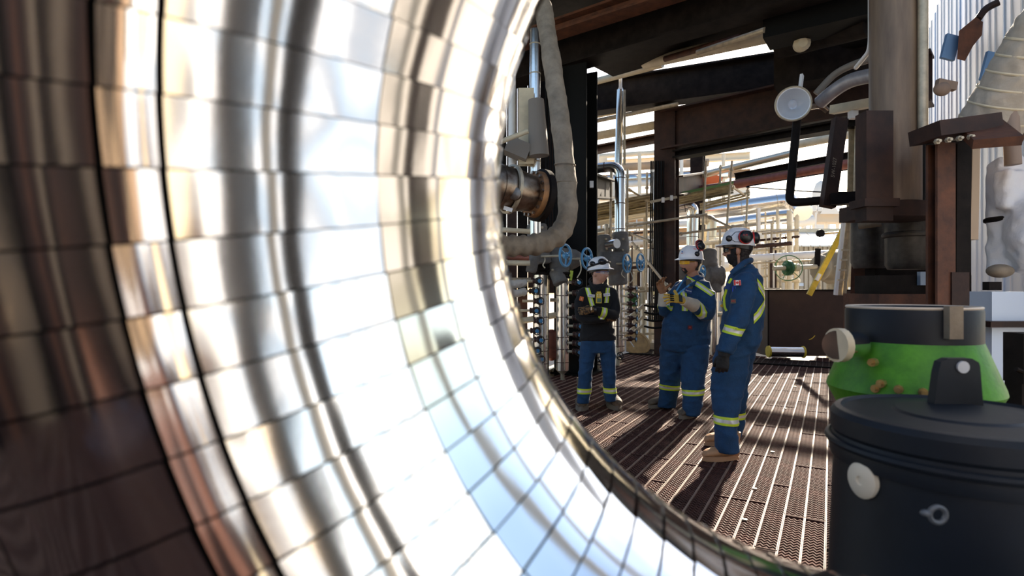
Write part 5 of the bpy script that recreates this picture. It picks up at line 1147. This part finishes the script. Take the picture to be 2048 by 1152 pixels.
tape(c2, P(1370,603,D2-.2), (1,0,.0), .027, cov2, .3, [(P(0,582,D2-.2), (0,0,1)), (P(0,622,D2-.2), (0,0,-1)), frp(-.02)])
# collar and seams
b = MB(); pts = [P(*q) for q in ((1371,566,D2-.12), (1372,557,D2-.02), (1380,549,D2+.06), (1395,547,D2+.07), (1404,551,D2+.0), (1402,558,D2-.08), (1391,566,D2-.15), (1378,572,D2-.19))]
b.tube(smooth_path(pts, 5), [.022]*(5*7)+[.018], 10); b.build('collar', navy_cloth, cov2)
w = band(c2, 'waist_seam', P(1372,645,D2), (-.08,0,1), .010, navy_cloth, cov2, .5, .005)
Mh2 = frame_fu((-.975,-.22,-.02), (0,0,1), P(1381,527,D2-.04)); hs2 = 1.06
body2, bm2, Ms2 = make_body(p2, [lambda b: t2(b, -.035), lambda b: body_rings(b, l2a(), D2, -.03), lambda b: body_rings(b, l2b(), D2, -.03), lambda b: limb(b, n2, -.022), lambda b: limb(b, f2, -.022)], Mh2, hs2, P(1390,566,D2), head_mb(1.06, .6), skin2)
bm2 = local_mesh(body2, p2); Mi = Ms2.inverted()
shell(bm2, Mi, lambda q: (q.z > -.075 and q.y < -.018 or q.z > .045 or (abs(q.x) > .055 and q.y < .038 and q.z > .0)) and q.z > -.08 and not (abs(q.x) > .068 and q.y > -.042 and q.z < .03), .008, 'hair', hair_dk, p2, .002)
shell(bm2, Mi, lambda q: q.y > .055 and abs(q.x) < .036 and (q.z < -.078 or (q.z < -.047 and not (abs(q.x) < .014 and q.z < -.054))) and q.z > -.128, .007, 'goatee', hair_bl, p2, .002)
shell(bm2, Mi, lambda q: q.y > .085 and abs(q.x) < .022 and -.079 < q.z < -.054, .0012, 'lips', lipm, p2, 0)
b = MB(); b.tube([P(1376,562,D2-.1), P(1380,572,D2-.17), P(1378,582,D2-.19)], [.03,.035,.02], 12); b.build('undershirt', mat('khaki_shirt', (.12,.10,.06), .9), p2)
eyes(p2, Ms2); glasses(p2, Ms2, mat('yellow_lens', (1.0,.55,.02), .08, 0, alpha=.72), mat('amber_frame', (.6,.3,.02), .3), .042)
Mhat = frame_fu((-.975,-.22,.04), (0.05,0,1), Ms2 @ V((0,-.006,.048))) @ Matrix.Scale(1.03, 4); hat = hard_hat(p2, Mhat)
ear_cup(hat, P(1401,493,D2-.115), (.35,-.85,.35), 1.05); 
b = MB(); b.tube([P(1396,506,D2-.145), P(1400,496,D2-.14)], .009, 8); b.build('cup_arm', blackp, hat)
b = MB(); b.ell(P(1394,508,D2-.145), (.03,.016,.028), None, 16, 10); b.build('socket', blackp, hat)
ear_cup(hat, P(1399,487,D2+.12), (-.1,.9,.4))
patch(1364.5,503.5,D2-.12,.036,.012,mat('blue_logo', (.08,.22,.55), .5),hat,'front_emblem',0,None,None,0,.9); patch(1364.0,506.5,D2-.125,.034,.009,mat('red_logo', (.7,.15,.15), .5),hat,'front_lettering',0,None,None,0,.9); patch(1390,498,D2-.13,.034,.008,mat('red_logo', (.7,.15,.15), .5),hat,'side_lettering',.1)
# gloves: near one points left with flat fingers, far one raised palm
def cuff(p, q, r0, r1, parent, m=cuff_m):
    b = MB(); b.tube([V(p), V(p).lerp(V(q), .5), V(q)], [r0, (r0+r1)/2, r1], 20); return b.build('glove_cuff', m, parent)
w0 = P(1366,601,D2-.52); gl, Mx, gme = hand('glove', w0, (-1,-.05,.20), (.1,.75,-.65), ((8,12,8), (10,16,10), (14,20,14), (18,24,16)), (.88,.36,-.08), glove_yel, p2, True, 1.16, .25)
cuff(P(1366,601,D2-.52), P(1389,611,D2-.43), .050, .072, gl)
for k in range(4):                     # dark pads on the back of the hand and the fingers
    x = (.033,.011,-.012,-.034)[k]; b = MB(); b.box((0,0,0), (.013,.034,.006)); xf(b, Mx @ Matrix.Translation((x,.105,.0125)) @ Matrix.Rotation(-.15, 4, 'X')); b.build('finger_pad', blackp, gl, False)
b = MB(); b.box((0,0,0), (.07,.03,.008)); xf(b, Mx @ Matrix.Translation((0,.03,.0215))); b.build('knuckle_patch', blackp, gl, False)
w1 = P(1326,588,D2-.12); gl2, Mx2, _ = hand('glove', w1, (-.28,.05,1), (.35,-1,.1), ((20,26,18), (22,28,18), (28,34,22), (34,38,24)), (.75,.45,-.25), glove_brn, p2, False, 1.16, .45)
cuff(w1+V((0,0,.01)), P(1327.5,610,D2-.09), .046, .066, gl2)
# lanyard, id card, badges
for s, pts in ((0, ((1366,560,D2-.1), (1357,575,D2-.2), (1346,592,D2-.26), (1340,600,D2-.27))), (1, ((1384,566,D2-.18), (1366,580,D2-.235), (1350,593,D2-.262), (1341,600,D2-.27)))):
    b = MB(); pp = smooth_path([P(*q) for q in pts], 5)
    for a, c in zip(pp, pp[1:]): b.bar(a, c, .017, .003, (.3,-1,.2))
    b.build('lanyard', mat('lanyard_blue', (.08,.32,.62), .6), p2, False)
ic = patch(1337.5,605,D2-.285,.038,.085,white_paint,p2,'id_card',.2,None,None,.02,.6); patch(1336.8,612,D2-.292,.036,.014,mat('badge_green', (.1,.5,.15), .5),ic,'card_strip',.2,None,None,.02,.6); patch(1338.5,599,D2-.292,.02,.012,red_ink,ic,'card_mark',.2,None,None,.02,.6)
patch(1377,581.5,D2-.232,.085,.055,mat('badge_navy', (.02,.06,.2), .7),p2,'company_badge',.25,'Imperial',white_ink,.022,.25)
patch(1380,655,D2-.252,.05,.042,mat('maroon_tag', (.12,.015,.02), .7),p2,'pocket_tag',.05,'FR',red_ink,.022,.15)
boot(p2, (G(1349,812.5), G(1297,817)), .2, boot_br, sole_dk); boot(p2, (G(1396,829), G(1360,839)), .2, boot_br, sole_dk)

# ------------------------------------------------------------------ tall man seen from behind
D3 = 4.87
p3 = empty('person', G(1450, 910), 'tall bearded man in blue coverall and earmuffs seen from the side', 'person')
def l3a(): return [(690,1438,1500,.13,-.06), (720,1428,1498,.125,-.07), (745,1424.5,1495,.12,-.08), (772,1421,1488,.11,-.10), (802,1424,1481,.10,-.13), (833,1429.5,1474.5,.095,-.17), (865,1431,1473,.095,-.20), (893,1431,1477,.10,-.20), (902,1431,1478,.10,-.20)]
def l3b(): return [(690,1446,1514,.13,.08), (720,1446,1505,.12,.10), (750,1447,1499,.11,.14), (780,1448,1494,.10,.18), (822,1450,1490,.092,.24), (848,1450,1486,.09,.27), (872,1450,1481,.09,.27)]
def t3(b, g=0.0): body_rings(b, [(528,1474,1504,.07,.02), (538,1468,1512,.11,.01), (552,1460,1518,.165,0), (575,1453,1521,.20,0), (605,1449,1523,.215,0), (640,1448,1521,.21,0), (665,1447,1518,.20,0), (688,1443,1516,.19,0), (702,1447,1508,.15,0)], D3, g)
n3 = [(P(1489,566,D3-.19), .092), (P(1487,590,D3-.235), .088), (P(1476,640,D3-.275), .080), (P(1461,672,D3-.30), .070), (P(1452,696,D3-.315), .066), (P(1449,706,D3-.32), .065)]
f3 = [(P(1478,566,D3+.20), .085), (P(1468,610,D3+.24), .08), (P(1462,650,D3+.24), .07), (P(1455,690,D3+.24), .062)]
b = MB(); t3(b); body_rings(b, l3a(), D3); body_rings(b, l3b(), D3); limb(b, n3); limb(b, f3)
c3 = cloth_finish(b, .0115, .010, 9.2, 3); cov3 = link_mesh('coverall', c3, navy_cloth, p3); c3 = local_mesh(cov3, p3)
tape(c3, P(1452,839,D3-.18), (.03,0,1), .033, cov3, .17); tape(c3, P(1468,829,D3+.25), (0,0,1), .03, cov3, .16)
tape(c3, P(1465,660,D3-.29), (.22,-.1,1), .032, cov3, .118)
tape(c3, P(1516,577,D3-.12), (.75,0,.62), .028, cov3, .19, [(P(1506,0,D3-.1), (-1,0,0))])
tape(c3, P(1512,622,D3-.12), (-.72,0,.68), .028, cov3, .19, [(P(1500,0,D3-.14), (-1,0,0))])
band(c3, 'waist_seam', P(1484,655,D3), (.0,0,1), .02, navy_cloth, cov3, .45, .004)
b = MB(); pts = [P(*q) for q in ((1463,548,D3-.12), (1474,537,D3-.13), (1490,525,D3-.10), (1501,520,D3+.0), (1498,524,D3+.09), (1482,534,D3+.12), (1466,548,D3+.10))]
b.tube(smooth_path(pts, 5), .024, 10); b.build('collar', navy_cloth, cov3)
Mh3 = frame_fu((-.84,.54,-.03), (.02,0,1), P(1475,502,D3)); hs3 = 1.0
body3, bm3, Ms3 = make_body(p3, [lambda b: t3(b, -.035), lambda b: body_rings(b, l3a(), D3, -.03), lambda b: body_rings(b, l3b(), D3, -.03), lambda b: limb(b, n3, -.022), lambda b: limb(b, f3, -.022)], Mh3, hs3, P(1484,548,D3), head_mb(1.0), skin2)
bm3 = local_mesh(body3, p3); Mi = Ms3.inverted()
shell(bm3, Mi, lambda q: (q.z > -.105 and q.y < -.030 or q.z > .045 or (abs(q.x) > .05 and q.y < .02 and q.z > .02)) and not (abs(q.x) > .069 and q.y > -.042 and q.z < .032), .014, 'hair', hair_dk, p3, .006)
shell(bm3, Mi, lambda q: (q.y > -.004 and q.z < -.028 or (abs(q.x) > .05 and -.008 < q.y < .042 and q.z < .02)) and q.z > -.135 and not (q.y > .08 and abs(q.x) < .02 and -.08 < q.z < -.05) and not (q.y > .075 and q.z > -.048), .009, 'beard', hair_bl, p3, .003)
glasses(p3, Ms3, mat('black_lens', (.01,.01,.012), .12), blackp, .040)
eyes(p3, Ms3)
Mhat = frame_fu((-.84,.54,.05), (.05,0,1), Ms3 @ V((0,-.004,.052))) @ Matrix.Scale(1.0, 4); hat = hard_hat(p3, Mhat)
e1 = ear_cup(hat, P(1491,474,D3-.125), (.10,-.97,.1), 1.25); e2 = ear_cup(hat, P(1507,476.5,D3-.04), (.93,-.34,.05), 1.2)
me = text_mesh('A TE', .02, frame(V((1,.1,0)).normalized(), V((0,0,1)), V((.1,-1,0)).normalized(), P(1491,470,D3-.180))); link_mesh('cup_lettering', me, red_ink, e1, False)
b = MB(); b.ell(P(1458,477,D3-.12), (.028,.014,.026), None, 16, 10); b.build('socket', blackp, hat)
for s in (0, 1):
    b = MB(); pts = ((1463,472,D3-.128), (1471,464,D3-.124), (1486,463.5,D3-.122)) if s == 0 else ((1463,479,D3-.13), (1470,483.5,D3-.134), (1484,484,D3-.13)); b.tube([P(*q) for q in pts], .0028, 6); b.build('spring_wire', blackp, hat)
gl3, Mx3, _ = hand('glove', P(1448.5,708,D3-.32), (-.16,.0,-1), (.3,1,0), ((28,40,30), (30,42,30), (34,44,32), (38,46,34)), (.1,.75,-.35), glove_blk, p3, True, 1.16)
b = MB(); b.tube([P(1449,699,D3-.32), P(1448,712,D3-.32)], [.048,.045], 16); b.build('glove_wrist', glove_blk, gl3)
gl4, _, _ = hand('glove', P(1455,692,D3+.24), (-.16,.0,-1), (.3,-1,0), ((28,40,30), (30,42,30), (34,44,32), (38,46,34)), (.1,.75,-.35), glove_blk, p3, False, 1.12)
# flag patch, sleeve tag, badges
fp = patch(1474.5,565.5,D3-.296,.058,.040,white_paint,p3,'flag_patch',-.06,None,None,.02,.05)
for s in (-1, 1): patch(1474.5+s*5.1,565.5+s*.3,D3-.299,.014,.040,red_ink,fp,'flag_bar',-.06,None,None,.02,.05)
b = MB(); c = P(1474.6,565.4,D3-.301); leaf = [(0,.014), (.003,.008), (.006,.010), (.0055,.004), (.012,.006), (.010,.001), (.012,-.001), (.005,-.007), (.0055,-.010), (.001,-.009), (.001,-.015)]; leaf = leaf+[(-x, z) for x, z in reversed(leaf[1:])]
n = len(leaf); b.add([c+V((x,0,z)) for x, z in leaf]+[c+V((x,.002,z)) for x, z in leaf], [tuple(range(n)), tuple(reversed(range(n, 2*n)))]+[(i, n+i, n+(i+1) % n, (i+1) % n) for i in range(n)]); b.build('maple_leaf', red_ink, fp, False)
patch(1466.5,602.5,D3-.318,.042,.034,blackp,p3,'sleeve_tag',-.05,'FR2',red_ink,.019,.0)
b = MB(); b.tube([P(1465,583,D3-.31), P(1466,573,D3-.305), P(1470,573,D3-.31), P(1471,577,D3-.31)], .003, 6); b.build('pen_mark', mat('bright_blue_pen', (.02,.06,.6), .5), p3)
ic = patch(1442.5,612,D3-.12,.045,.085,white_paint,p3,'id_card',.06,None,None,.02,.35)
b = MB(); c = P(1442.5,611.5,D3-.127); b.add([c+V((-.014,0,-.0)), c+V((.012,-.004,.018)), c+V((.012,-.004,-.016)), c+V((-.014,.002,-.0)), c+V((.012,-.002,.018)), c+V((.012,-.002,-.016))], [(0,1,2), (5,4,3), (0,3,4,1), (1,4,5,2), (2,5,3,0)]); b.build('card_triangle', mat('orange_mark', (.85,.5,.05), .5), ic, False)
for pts, nm, m in ((((1463,557,D3-.15), (1455,572,D3-.17), (1451,586,D3-.165), (1448,596,D3-.15)), 'lanyard', lime), (((1448,592,D3-.155), (1449,612,D3-.16), (1453,622,D3-.175)), 'badge_strap', lime)):
    b = MB(); pp = smooth_path([P(*q) for q in pts], 5)
    for a, c in zip(pp, pp[1:]): b.bar(a, c, .018, .004, (-.5,-1,.2))
    b.build(nm, m, p3, False)
b = MB(); b.box(P(1456,573,D3-.19), (.035,.012,.05), Matrix.Rotation(.4, 3, 'Y')); b.build('radio_clip', mat('badge_navy', (.02,.06,.2), .7), p3, False)
boot(p3, (G(1478,919), G(1405,922)), .2, boot_tan, sole_tan); boot(p3, (G(1478,888), G(1409,891)), .2, boot_tan, sole_tan)
